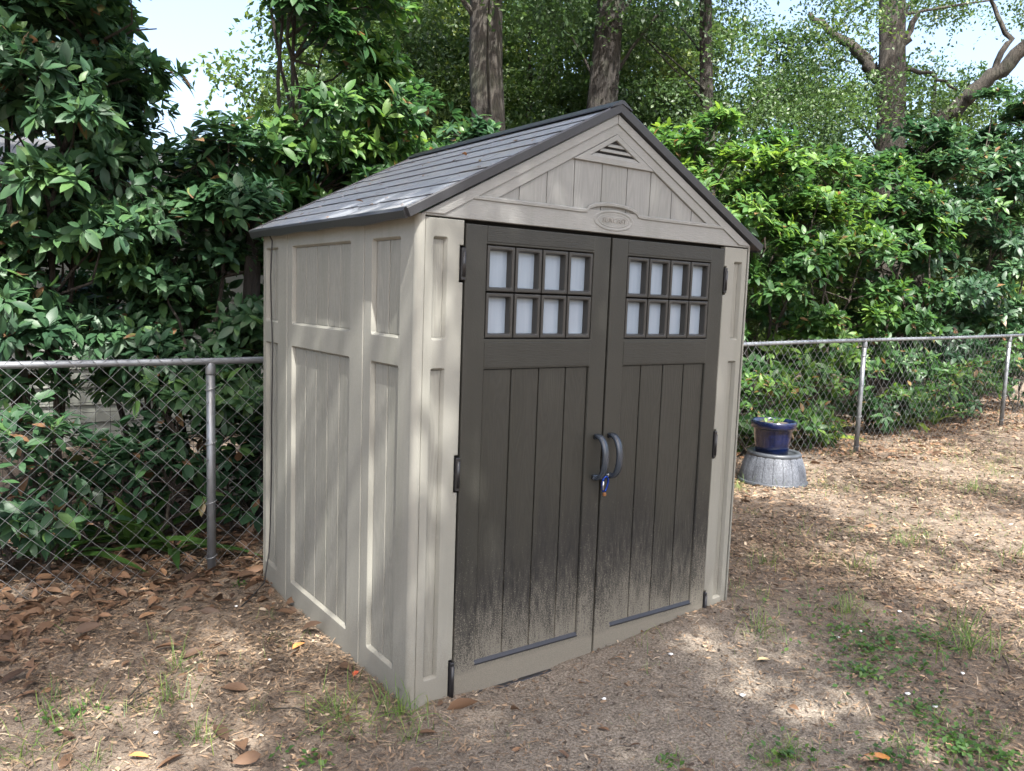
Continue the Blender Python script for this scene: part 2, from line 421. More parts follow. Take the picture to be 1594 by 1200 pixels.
# rounded corner posts
def corner(cx, cy, sx, sy, r=.030):
    mb = MB(); P = []
    for i in range(9):
        a = math.pi/2*i/8; P.append((cx-sx*r*math.cos(a)+sx*r, cy-sy*r*math.sin(a)+sy*r))
    P.append((cx+sx*r, cy+sy*r))
    n = len(P); vs = [(x, y, -.06) for x, y in P]+[(x, y, 1.905) for x, y in P]
    mb.add(vs, [(i, (i+1)%n, n+(i+1)%n, n+i) for i in range(n)]+[tuple(range(n, 2*n))])
    mb.build('corner_post', m_wall, shed)
corner(-.003, -.003, 1, 1); corner(W+.003, -.003, -1, 1); corner(-.003, D+.003, 1, -1); corner(W+.003, D+.003, -1, -1)
HZ = [(1.66, 1.80), (.835, .985), (-.03, .145)]
mirror = lambda fm: (lambda a, b, o: fm(2*CX-a, b, o))
for fm in (fr, mirror(fr)):
    x0, x1, xn = .031, .200, .183
    P = [(x0, -.06), (x1, -.06)]
    for lo, hi in reversed(HZ):
        if lo > -.05: P += [(x1, lo), (xn, lo), (xn, hi), (x1, hi)]
    P += [(x1, 1.895), (x0, 1.895)]
    P = [P[0], P[1]] + P[2:]
    mb = MB(); panel(mb, fm, P, [rrect(.064, .130, *HI, r=.01), rrect(.064, .130, LO[0]-.012, LO[1], r=.01)], .03)
    o = mb.build('front_panel', m_wall, shed)
    for b0, b1 in (HI, (LO[0]-.012, LO[1])):
        panel(mbp := MB(), fm, rect(.0752, .1188, b0+.0112, b1-.0112), thick=.006, ob=.001, o0=-.018); mbp.build('recess_panel', m_wallplank, o)
# doors
WX = (.301, .860); WZ = (1.440, 1.815); PZ = (.105, 1.325)
for side, fm in (('l', fr), ('r', mirror(fr))):
    mb = MB(); panel(mb, fm, rect(.2065, .9515, -.045, 1.884), [rect(*WX, *WZ), rrect(*WX, *PZ, r=.008)], .035, prof=((0,0),(.0015,-.001),(.003,-.004),(.004,-.011)), o0=.004)
    d = mb.build('door', m_door, shed)
    d['label'] = 'dark bronze door leaf hinged beside the ' + ('corner near the left wall' if side == 'l' else 'potted plant side')
    planks(d, fm, WX[0]+.004, WX[1]-.004, PZ[0]+.004, PZ[1]-.004, [.446, .588, .733], -.005, m_doorplank, .006)
    for z0, z1 in ((1.822, 1.8815), (1.329, 1.430)):
        panel(mbp := MB(), fm, rect(WX[0]+.003, WX[1]-.003, z0, z1), thick=.003, ob=.0015, o0=.0062); mbp.build('rail', m_doorrail, d)
    # dark ledge at the foot of the planks
    mbp = MB(); mbp.add([fm(WX[0]+.002, .103, .0055), fm(WX[1]-.002, .103, .0055), fm(WX[1]-.004, .117, -.0035), fm(WX[0]+.004, .117, -.0035), fm(WX[0]+.002, .097, .005), fm(WX[1]-.002, .097, .005)],
                        [(0,1,2,3), (4,5,1,0)]); mbp.build('ledge', m_ledge, d)
    cw = (WX[1]-WX[0]-.008)/4; ch = (WZ[1]-WZ[0]-.008)/2
    for i in range(4):
        for j in range(2):
            a0 = WX[0]+.004+cw*i; b0 = WZ[0]+.004+ch*j
            mbp = MB(); panel(mbp, fm, rect(a0+.003, a0+cw-.003, b0+.003, b0+ch-.003), [rrect(a0+.012, a0+cw-.012, b0+.014, b0+ch-.014, r=.010)], .05, ob=.004,
                              prof=((0,0),(.003,-.0015),(.005,-.006),(.007,-.038)), o0=.0035)
            mbp.build('window_frame', m_frame, d)
            mbp = MB(); mbp.add([fm(a, b, -.0395) for a, b in rect(a0+.02, a0+cw-.02, b0+.02, b0+ch-.02)], [(0,1,2,3)])
            vs = [fm(a, b, o) for o in (-.031, -.035) for a, b in rect(a0+.0175, a0+cw-.0175, b0+.0195, b0+ch-.0195)]
            mbp = MB(); mbp.add(vs, [(0,1,2,3), (7,6,5,4)]+[(k, (k+1)%4, 4+(k+1)%4, 4+k) for k in range(4)]); mbp.build('pane', m_pane, d)
    mbp = MB(); mbp.add([fm(a, b, -.030) for a, b in rect(WX[0]-.01, WX[1]+.01, PZ[0]-.02, PZ[1]+.02)], [(0,1,2,3)])
    # hinges
    for lo, hi in HZ:
        q0 = fm(.186, 0, 0)[0]; q1 = fm(.2045, 0, 0)[0]; xa, xb = min(q0, q1), max(q0, q1)
        mbp = MB(); zc0, zc1 = (lo+.012, hi-.012)
        mbp.bbox(xa, xb, -.012, .02, lo+.008, hi-.008, .003)
        hg = mbp.build('hinge', m_black, d)
        mbp = MB(); mbp.tube([((xa+xb)/2, -.011, zc0+.01), ((xa+xb)/2, -.011, zc1-.01)], .0075, 10); mbp.build('hinge_pin', m_black, d, True)
    # handle: curved grip with two feet
    hx = .915 if side == 'l' else .999
    mbp = MB(); nseg = 14; z0, z1 = .822, 1.014; vs = []; fs = []
    for i in range(nseg+1):
        tt = i/nseg; ang = math.pi*(tt); out = .012+.064*math.sin(ang)**.8; zz = (z0+z1)/2-(z1-z0)/2*math.cos(ang)
        dz = math.sin(ang); dy = math.cos(ang); L = math.hypot(dz, dy*.6) or 1
        nz, ny_ = -dy*.9, dz
        for (u, v) in ((-.016, .0), (-.012, .009), (.012, .009), (.016, .0), (.013, -.009), (-.013, -.009)):
            vs.append((hx+u, -(out+ny_*v), zz+nz*v))
    for i in range(nseg):
        for k in range(6): fs.append((i*6+k, i*6+(k+1)%6, (i+1)*6+(k+1)%6, (i+1)*6+k))
    fs += [tuple(range(6)), tuple(nseg*6+k for k in range(6))]
    mbp.add(vs, fs)
    for zz in (z0-.002, z1-.012): mbp.bbox(hx-.015, hx+.015, -.018, -.002, zz-.004, zz+.018, .003)
    mbp.build('handle', m_handle, d, True)
    if side == 'l':
        mbp = MB(); mbp.tube([(hx-.004, -.022, .822), (hx+.045, -.026, .829), (1.000, -.022, .832)], .0095, 10); mbp.build('latch_bar', m_handle, d, True)
mb = MB(); mb.box(.16, W-.16, .045, .055, -.02, 1.93); mb.build('door_backing', m_void, shed)
mb = MB(); mb.bbox(.203, W-.203, -.03, .05, -.07, -.018, .006); mb.build('threshold', m_ledge, shed)
mb = MB(); mb.box(.03, W-.03, .06, D-.03, -.07, -.01); mb.build('floor', m_black, shed)
# gable
AZ = 2.408
mb = MB(); panel(mb, fr, [(.012, 1.9005), (W-.012, 1.9005), (W-.012, 1.9055), (CX, AZ), (.012, 1.9055)], [inset([(.348, 1.994), (2*CX-.348, 1.994), (CX, 2.324)], .0)], .03, .003,
          ((0,0),(.001,-.001),(.002,-.004),(.003,-.012)), o0=.002)
gab = mb.build('gable', m_gable, shed)
sl = (2.324-1.994)/(CX-.348)
def ztop(x): return 2.324-sl*abs(x-CX)
xe = [.351, .456, .594, .737, .891, 1.038, 1.183, 1.323, 1.462, 2*CX-.351]
for e0, e1 in zip(xe[:-1], xe[1:]):
    a, b_ = e0+.002, e1-.002; P = [(a, 1.996), (b_, 1.996)]
    zb, za = min(ztop(b_)-.004, 2.196), min(ztop(a)-.004, 2.196)
    xk = CX+(2.324-.004-2.196)/sl; xj = 2*CX-xk
    if zb > 1.999: P.append((b_, zb))
    if a < xk < b_: P.append((xk, 2.196))
    if a < CX < b_ and zb < 2.196: P.append((CX, 2.196))
    if a < xj < b_: P.append((xj, 2.196))
    if za > 1.999: P.append((a, za))
    if len(P) > 2:
        panel(mbp := MB(), fr, P, thick=.006, ob=.0012, o0=-.007); mbp.build('plank', m_gplank, gab)
mbp = MB(); mbp.add([fr(.34, 1.99, -.0115), fr(2*CX-.34, 1.99, -.0115), fr(CX, 2.33, -.0115)], [(0,1,2)]).build('plank_backing', m_gplank, gab)
vt = [(.722, 2.192), (2*CX-.722, 2.192), (CX, 2.321)]; vh = [(.806, 2.217), (2*CX-.806, 2.217), (CX, 2.299)]
mbp = MB(); panel(mbp, fr, vt, [vh], .011, .002, ((0,0),(.0015,-.001),(.003,-.004),(.0035,-.009)), o0=.0045); mbp.build('vent', m_gable, gab)
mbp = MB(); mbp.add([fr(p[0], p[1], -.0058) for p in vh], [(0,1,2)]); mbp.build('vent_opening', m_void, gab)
for z0 in (2.219, 2.2425, 2.266):
    zt = z0+.0125; wx = lambda zz: (2.299-zz)/(2.299-2.217)*(CX-.806)-.004
    mbp = MB(); A = [(CX-wx(z0+.004), z0), (CX+wx(z0+.004), z0), (CX+wx(zt), zt), (CX-wx(zt), zt)]
    vs = [fr(A[0][0], A[0][1], .002), fr(A[1][0], A[1][1], .002), fr(A[2][0], A[2][1], -.004), fr(A[3][0], A[3][1], -.004),
          fr(A[0][0], A[0][1]-.002, .000), fr(A[1][0], A[1][1]-.002, .000)]
    mbp.add(vs, [(0,1,2,3), (4,5,1,0)]); mbp.build('slat', m_gable, gab)
# proud rake boards and the lip with its arch
for s in (1, -1):
    xx = lambda a: a if s > 0 else 2*CX-a
    P = [(.055, 1.9085), (.118, 1.9085), (CX-.001, 2.381), (CX-.001, 2.414), (.016, 1.9085)]
    P = [(.018, 1.9085), (.105, 1.9085), (CX-.001, 2.365), (CX-.001, 2.4045)]
    P = [(xx(a), b) for a, b in P]
    if s < 0: P = P[::-1]
    panel(mbp := MB(), fr, P, thick=.006, ob=.003, o0=.0085); mbp.build('rake_board', m_gable, gab)
lip = [(.235, 1.985), (.775, 1.985)]
for i in range(9):
    a = math.pi*(1-i/8); lip.append((CX+.15*math.cos(a)*1.0, 1.988+.036*math.sin(a)))
lip += [(1.139, 1.985), (2*CX-.235, 1.985)]
mbp = MB(); vs = []; fs = []
for i, (a, b_) in enumerate(lip):
    for (u, v) in ((-.009, .0025), (-.006, .008), (.004, .009), (.009, .0025)): vs.append(fr(a, b_+u, v))
n = len(lip)
for i in range(n-1):
    for k in range(3): fs.append((i*4+k, i*4+k+1, (i+1)*4+k+1, (i+1)*4+k))
fs += [(0,1,2,3), tuple((n-1)*4+k for k in range(4))]
mbp.add(vs, fs); mbp.build('moulding', m_gable, gab)
mbp = MB(); K = 40; rings = [(.118, .045, .0025), (.114, .042, .005), (.105, .037, .005), (.101, .034, .0028), (.092, .030, .0028), (.090, .029, .0040), (.087, .027, .0040), (.085, .026, .0030)]
ec = (CX+.006, 1.957)
vs = [fr(ec[0]+ra*math.cos(2*math.pi*k/K), ec[1]+rb*math.sin(2*math.pi*k/K), o) for ra, rb, o in rings for k in range(K)]
fs = [(i*K+k, i*K+(k+1)%K, (i+1)*K+(k+1)%K, (i+1)*K+k) for i in range(len(rings)-1) for k in range(K)]+[tuple((len(rings)-1)*K+k for k in range(K))]
mbp.add(vs, fs); mbp.build('emblem', m_gable, gab)
cu = bpy.data.curves.new('lettering', 'FONT'); cu.body = 'SUNCAST'; cu.align_x = 'CENTER'; cu.align_y = 'CENTER'; cu.size = .036; cu.extrude = .0012; cu.shear = .22; cu.space_character = 1.08
to = bpy.data.objects.new('lettering_source', cu); COL.objects.link(to); bpy.context.view_layer.update()
me = bpy.data.meshes.new_from_object(to.evaluated_get(bpy.context.evaluated_depsgraph_get())); bpy.data.objects.remove(to)
wd = max(v.co.x for v in me.vertices)-min(v.co.x for v in me.vertices)
for v in me.vertices:
    x, y, z = v.co; v.co = Vector((ec[0]+x*.142/wd, -(.0036+z+.0012), ec[1]+y*.8))-Vector(ORIG[gab.name])
me.materials.clear(); lo = link('lettering', me, simple('lettering resin', (.225, .215, .195), .5), gab)
# roof
EX, EZ, RZ = -.046, 1.902, 2.427; YF, YB = -.014, 1.765
sdir = np.array([CX-EX, RZ-EZ]); SL = np.linalg.norm(sdir); sdir = sdir/SL; nrm = np.array([-sdir[1], sdir[0]])
def rp(s_, t_, h_, left=True):
    x = EX+sdir[0]*s_+nrm[0]*h_; z = EZ+sdir[1]*s_+nrm[1]*h_
    return (x if left else 2*CX-x, t_, z)
mb = MB()
for L in (True, False):
    vs = [rp(s_, t_, h_, L) for h_ in (-.012, .012) for s_, t_ in ((0, YF), (SL, YF), (SL, YB), (0, YB))]
    mb.add(vs, [(0,1,2,3), (4,7,6,5), (0,4,5,1), (1,5,6,2), (2,6,7,3), (3,7,4,0)])
roof = mb.build('roof', m_trimroof, shed)
NR = 8; rl = (SL-.03)/NR
for L in (True, False):
    for i in range(NR):
        s0 = .004+rl*i; t = YF+.012; r2 = random.Random(i*31+(0 if L else 7)); first = True
        while t < YB-.02:
            wdt = (r2.uniform(.17, .30) if not first else r2.uniform(.10, .26)); first = False
            t1 = min(t+wdt, YB-.006)
            if YB-t1 < .07: t1 = YB-.006
            dj = r2.choice((0, .0, .010)); th = .0075+r2.uniform(-.0008, .0012)
            a, b_ = s0-dj, s0+rl+.004
            mbp = MB(); g = .0028
            vs = [rp(a+.008, t+g, .0125, L), rp(a+.008, t1-g, .0125, L), rp(b_, t1-g, .0125, L), rp(b_, t+g, .0125, L),
                  rp(a, t+g, th+.012-.0015, L), rp(a, t1-g, th+.012-.0015, L), rp(a+.003, t+g, th+.012, L), rp(a+.003, t1-g, th+.012, L),
                  rp(b_, t1-g, .0135, L), rp(b_, t+g, .0135, L)]
            mbp.add(vs, [(0,1,5,4), (4,5,7,6), (6,7,8,9), (0,4,6,9,3), (1,2,8,7,5), (2,3,9,8)])
            mbp.build('shingle', m_shingle, roof); t = t1
for L in (True, False):       # front and back rake trim, eave trim with a slight sag
    for y0, y1 in ((YF-.012, YF+.010), (YB-.010, YB+.012)):
        mbp = MB(); vs = []
        for s_ in (-.006, SL+.018):
            for h_, y_ in ((-.014, y0+.003), (-.016, y1), (.021, y1), (.023, y0+.006), (.017, y0)): vs.append(rp(s_, y_, h_ if s_ < .5 else h_, L))
        mbp.add(vs, [(k, (k+1)%5, 5+(k+1)%5, 5+k) for k in range(5)]+[tuple(range(5)), tuple(range(5, 10))]); mbp.build('rake_trim', m_trimroof, roof)
    mbp = MB(); vs = []; K = 28
    for k in range(K+1):
        y = YF+.012+(YB-YF-.024)*k/K; tt = k/K
        sag = -.006*math.sin(math.pi*min(tt*2.2, 1))+.003*math.sin(tt*23)+(-.004 if tt > .48 else 0)
        for s_, h_ in ((.012, .0200), (-.004, .021), (-.014, .014), (-.015, -.014+sag), (-.010, -.018+sag), (-.004, -.008)): vs.append(rp(s_, y, h_, L))
    mbp.add(vs, [(k*6+j, k*6+(j+1)%6, (k+1)*6+(j+1)%6, (k+1)*6+j) for k in range(K) for j in range(6)]+[tuple(range(6)), tuple(K*6+j for j in range(6))])
    mbp.build('eave_trim', m_trimroof, roof)
mbp = MB(); vs = []
for y in (YF-.016, YB+.016):
    for dx, dz in ((-.060, -.026), (-.058, -.020), (-.010, .010), (.010, .010), (.058, -.020), (.060, -.026), (0, -.004)): vs.append((CX+dx, y, RZ+.022+dz))
mbp.add(vs, [(k, (k+1)%7, 7+(k+1)%7, 7+k) for k in range(7)]+[tuple(range(7)), tuple(range(7, 14))]); mbp.build('ridge_cap', m_trimroof, roof)

# carabiner on the latch, cable by the back corner
cb = thing('carabiner', (.953, -.035, .75), 'blue carabiner clipped round the latch between the door handles', 'carabiner')
mb = MB(); P = []
for i in range(21):
    a = math.radians(-70)+math.radians(320)*i/20; P.append((.954+.0165*math.cos(a)*(1.0-.25*math.sin(a)*-1), -.037-.004*math.sin(a), .795+.036*math.sin(a)))
mb.tube(P, .0045, 8); mb.build('loop', m_blue, cb, True)
mb = MB(); mb.tube([(.9395, -.0415, .772), (.9385, -.0425, .812)], .0038, 8); mb.build('gate', m_silver, cb, True)
mb = MB(); mb.bbox(.946, .963, -.042, -.030, .741, .758, .003); mb.build('brass_end', m_brass, cb)
mb = MB(); mb.tube([(.966, -.038, .826), (.972, -.04, .836), (.966, -.045, .842), (.958, -.04, .838)], .0022, 6); mb.build('split_ring', m_silver, cb, True)
e = gpix(372, 950)
P = [(-.03, 1.55, 1.905)] + [(-.013-.004*math.sin(k*1.7), 1.535+.012*math.sin(k*1.1), 1.86-k*.19) for k in range(9)] + [(-.03, 1.52, .2), (-.09, 1.42, .07), (e[0]*.5-.05, (1.42+e[1])/2, .03), (e[0], e[1], e[2]+.008)]
P2 = []
for i in range(len(P)-1):
    for k in range(4):
        t = k/4; P2.append(tuple(np.array(P[i])*(1-t)+np.array(P[i+1])*t))
P2.append(P[-1]); mb = MB(); mb.tube(P2, .0035, 6); o = mb.build('cable', m_cable, None, True, loc=(e[0], e[1], e[2]))
tag(o, 'thin black cable hanging down the left wall of the shed to the ground', 'cable')

# ------------------------------------------------------------------ chain link fence
FY = lambda x: 1.97+.0095*(x+.2)
fence = thing('chain_link_fence', (-.21, 1.97, 0), 'galvanised chain link fence with round top rail passing behind the shed', 'fence')
FH = 1.195
def ftop(x): return float(.0157*np.clip(x, 0, 30))+FH
for px_ in (-3.6, -.21, 3.14, 6.48, 9.95, 13.4):
    y = FY(px_); z0 = float(gz(px_, y))-.1; zt = ftop(px_)
    mb = MB(); mb.tube([(px_, y, z0), (px_, y, zt-.012)], .0245, 16); po = mb.build('post', m_galv, fence, True)
    mb = MB(); mb.lathe([(.027, -.05), (.028, -.045), (.028, -.005), (.020, .018), (.020, .03)], (px_, y, zt-.02), 16); mb.build('post_cap', m_galv, po, True)
    for h in (.08, .40, .74, 1.05):
        mb = MB(); mb.tube([(px_+.03*math.cos(a), y+.03*math.sin(a), z0+.1+h+.01*math.cos(a)) for a in np.linspace(.3, 6.2, 14)], .0028, 5); mb.build('tie', m_wire, po, True)
    
mb = MB(); xs = np.linspace(-4.6, 15, 50); mb.tube([(x, FY(x)-.002, ftop(x)+.004+.003*math.sin(x*1.3)) for x in xs], .0195, 14); mb.build('top_rail', m_galv, fence, True)
pw = .108; V = []; Fc = []; nrow = int((FH+.03)/(pw/2))+2
tri3 = np.array([[math.cos(a), math.sin(a)] for a in (0, 2*math.pi/3, 4*math.pi/3)])*np.array([.0024, .0019])
xk = -4.5; kcol = 0
while xk < 14.8:
    pts = []
    for r in range(nrow+1):
        x = xk + (pw/2 if (r % 2) else 0); y = FY(x)-.0225+(.003 if r % 2 else -.003)
        z = ftop(x)+.040-r*pw/2+.004*math.sin(x*5+r)
        pts.append((x, y, z))
    pts = np.array(pts)
    for a, b_ in ((0, 1),):
        pass
    dd = np.gradient(pts, axis=0); o0 = len(V)
    for p_, d_ in zip(pts, dd):
        for c_, s_ in tri3: V.append((p_[0]+c_, p_[1]+s_, p_[2]))
    for r in range(nrow):
        for k in range(3):
            k2 = (k+1) % 3; A, B, C_, D_ = o0+r*3+k, o0+r*3+k2, o0+(r+1)*3+k2, o0+(r+1)*3+k
            Fc += [(A, B, C_), (A, C_, D_)]
    xk += pw/2*2; kcol += 1
    # the neighbouring wire, mirrored, hooks into this one
    o0 = len(V); pts2 = pts.copy(); pts2[:, 0] = 2*(xk-pw/2)-(pts[:, 0]-0)+0.0; pts2[:, 0] = np.where(np.arange(nrow+1) % 2, xk-pw/2, xk)
    pts2[:, 1] += .002
    for p_ in pts2:
        for c_, s_ in tri3: V.append((p_[0]+c_, p_[1]+s_, p_[2]))
    for r in range(nrow):
        for k in range(3):
            k2 = (k+1) % 3; A, B, C_, D_ = o0+r*3+k, o0+r*3+k2, o0+(r+1)*3+k2, o0+(r+1)*3+k
            Fc += [(A, B, C_), (A, C_, D_)]
wm = link('wire_mesh', tri_mesh('wire_mesh', np.array(V)-ORIG[fence.name], Fc, smooth=False), m_wire, fence); wm['kind'] = 'stuff'

# ------------------------------------------------------------------ barrel planter and blue pot
bp = gpix(1202, 748); bp[2] -= .012
bt = thing('barrel_planter', tuple(bp), 'grey upturned half barrel planter on the ground under the blue pot', 'planter')
R0, R1, BH = .292, .222, .275
def brl(z): t = z/BH; return R0+(R1-R0)*t+.016*math.sin(math.pi*t)
def barrel_mat():
    m, t, b = newmat('grey faux wood resin'); n = N(t); pos = n('NewGeometry').outputs['Position']
    f = n.noise(n.mapping(pos, (90, 90, 60)), 1, 4, .6)
    n.l(n.ramp(f, [(.35, (.050, .056, .068)), (.55, (.085, .094, .110)), (.72, (.135, .147, .168))]), b.inputs['Base Color'])
    b.inputs['Roughness'].default_value = .6; n.bump(f, .5, .004, b); return m
m_barrel = barrel_mat(); m_band = simple('dark planter band', (.042, .047, .055), .45, 0, 50, .2)
NS = 20
for s in range(NS):
    vs = []; fs = []; K = 4; J = 6
    for j in range(J+1):
        z = .012+(BH-.024)*j/J; r = brl(z)
        for k in range(K+1):
            a = 2*math.pi*(s+(k/K)*.965+.0175)/NS; rr = r-(.0022 if k in (0, K) else 0); vs.append((bp[0]+rr*math.cos(a), bp[1]+rr*math.sin(a), bp[2]+z))
    for j in range(J):
        for k in range(K): a = j*(K+1)+k; fs.append((a, a+1, a+K+2, a+K+1))
    mb = MB(); mb.add(vs, fs); mb.build('stave', m_barrel, bt, True)
mb = MB(); mb.lathe([(brl(.0)-.004, .0), (brl(BH)-.004, BH)], bp, 48, False); mb.build('barrel_core', m_band, bt, True)
mb = MB(); mb.lathe([(R0-.01, -.02), (R0+.009, -.02), (R0+.010, .028), (R0+.004, .033), (R0-.01, .034)], bp, 56, False); mb.build('foot_band', m_band, bt, True)
mb = MB(); mb.lathe([(R1-.01, BH-.038), (R1+.010, BH-.036), (R1+.012, BH-.004), (R1+.004, BH+.006), (R1-.030, BH+.007), (R1-.038, BH-.004), (R1-.040, BH-.02), (.01, BH-.02)], bp, 56, False); mb.build('rim', m_band, bt, True)
pz = bp[2]+BH-.0195; pc = (bp[0]-.012, bp[1]+.02, pz)
pot = thing('flower_pot', pc, 'glazed cobalt blue ceramic pot standing on the grey half barrel', 'pot')
def glaze():
    m, t, b = newmat('cobalt glaze'); n = N(t); pos = n('NewGeometry').outputs['Position']
    f = n.noise(pos, 14, 5, .65)
    n.l(n.ramp(f, [(.38, (.002, .005, .022)), (.58, (.003, .008, .040)), (.70, (.015, .016, .035)), (.82, (.12, .07, .04))]), b.inputs['Base Color'])
    b.inputs['Roughness'].default_value = .16; b.inputs['Coat Weight'].default_value = .5; return m
m_glaze = glaze()
PS = 1.12
def ps(P): return [(r*PS, z*PS) for r, z in P]
mb = MB(); mb.lathe(ps([(.118, 0), (.124, .006), (.134, .08), (.150, .20), (.153, .208), (.155, .212)]), pc, 48); mb.build('body', m_glaze, pot, True)
mb = MB(); mb.lathe(ps([(.153, .205), (.170, .212), (.176, .225), (.178, .258), (.174, .268), (.164, .270), (.156, .262), (.150, .22)]), pc, 48, False); mb.build('rim', m_glaze, pot, True)
mb = MB(); mb.lathe(ps([(.153, .242), (.10, .248), (.02, .252)]), pc, 24); mb.build('soil', simple('dry potting soil', (.10, .075, .045), .95, 0, 60, .5, .6), pot, True)

# ------------------------------------------------------------------ leaf machinery
def leaf_template(wd=.42, fold=.10, bend=.22, n=4):
    ts = np.linspace(0, 1, n+1); V = [(0, 0, 0)]; F = []
    for t in ts[1:-1]:
        ww = wd*.5*(math.sin(math.pi*min(1, t**.85))**.8); zb = -bend*t*t
        V += [(-ww, t, zb+fold*ww*2), (0, t, zb), (ww, t, zb+fold*ww*2)]
    V.append((0, 1, -bend)); L = len(V)-1
    F += [(0, 2, 1), (0, 3, 2)]
    for i in range(n-2):
        a = 1+i*3; b = a+3
        F += [(a, a+1, b+1), (a, b+1, b), (a+1, a+2, b+2), (a+1, b+2, b+1)]
    a = 1+(n-2)*3; F += [(a, a+1, L), (a+1, a+2, L)]
    return np.array(V, float), np.array(F)
LEAF8 = leaf_template(); LEAF4 = (np.array([(0,0,0), (-.22,.5,.05), (.22,.5,.05), (0,1,-.12), (0,.5,-.02)], float), np.array([(0,4,1), (0,2,4), (1,4,3), (4,2,3)]))
LEAF2 = (np.array([(0,0,0), (-.26,.5,.04), (.26,.5,-.04), (0,1,-.08)], float), np.array([(0,2,1), (1,2,3)]))
STRAP = leaf_template(.13, .25, .55, 8)
def frames(d, up):
    """columns x, y(d), z so that a leaf lies along d with its face toward up"""
    d = d/np.linalg.norm(d, axis=1, keepdims=True)
    x = np.cross(d, up); ln = np.linalg.norm(x, axis=1, keepdims=True); x = np.where(ln < 1e-4, np.array([[1., 0, 0]]), x/np.maximum(ln, 1e-4))
    z = np.cross(x, d); return np.stack([x, d, z], 2)
def scatter(tpl, pos, R, size, tint):
    V0, F0 = tpl; n = len(pos); k = len(V0)
    V = np.einsum('nij,kj->nki', R, V0)*size[:, None, None] + pos[:, None, :]
    F = F0[None] + (np.arange(n)*k)[:, None, None]
    return V.reshape(-1, 3), F.reshape(-1, 3), np.repeat(tint, k)
def unit(n):
    v = rng.standard_normal((n, 3)); return v/np.linalg.norm(v, axis=1, keepdims=True)
def rosettes(tips, axes, nl, length, spread=(30, 88), var=.42):
    """whorls of leaves at twig ends"""
    n = len(tips); cnt = nl; N_ = n*cnt
    ax = np.repeat(axes, cnt, 0); tp = np.repeat(tips, cnt, 0)
    ref = np.cross(ax, unit(N_)); ref /= np.linalg.norm(ref, axis=1, keepdims=True)
    th = np.radians(rng.uniform(*spread, N_))[:, None]
    d = ax*np.cos(th)+ref*np.sin(th); d[:, 2] -= .12*np.sin(th[:, 0])
    up = ax*.9 + np.array([0, 0, .6]) + rng.standard_normal((N_, 3))*.25
    R = frames(d, up); size = length*(1+var*rng.uniform(-1, 1, N_))*np.where(th[:, 0] < .85, .75, 1.0)
    pos = tp - ax*rng.uniform(0, .35, N_)[:, None]*length + d*.02
    return pos, R, size
TPL_TINTS = np.array([.08, .22, .36, .5, .64, .8, .9])
LEAF_DATA = {}
def leaf_data(mat, ti):
    k = (mat.name, ti)
    if k not in LEAF_DATA:
        me = tri_mesh('leaf', LEAF8[0], LEAF8[1], np.full(len(LEAF8[0]), TPL_TINTS[ti])); me.materials.append(mat); LEAF_DATA[k] = me
    return LEAF_DATA[k]

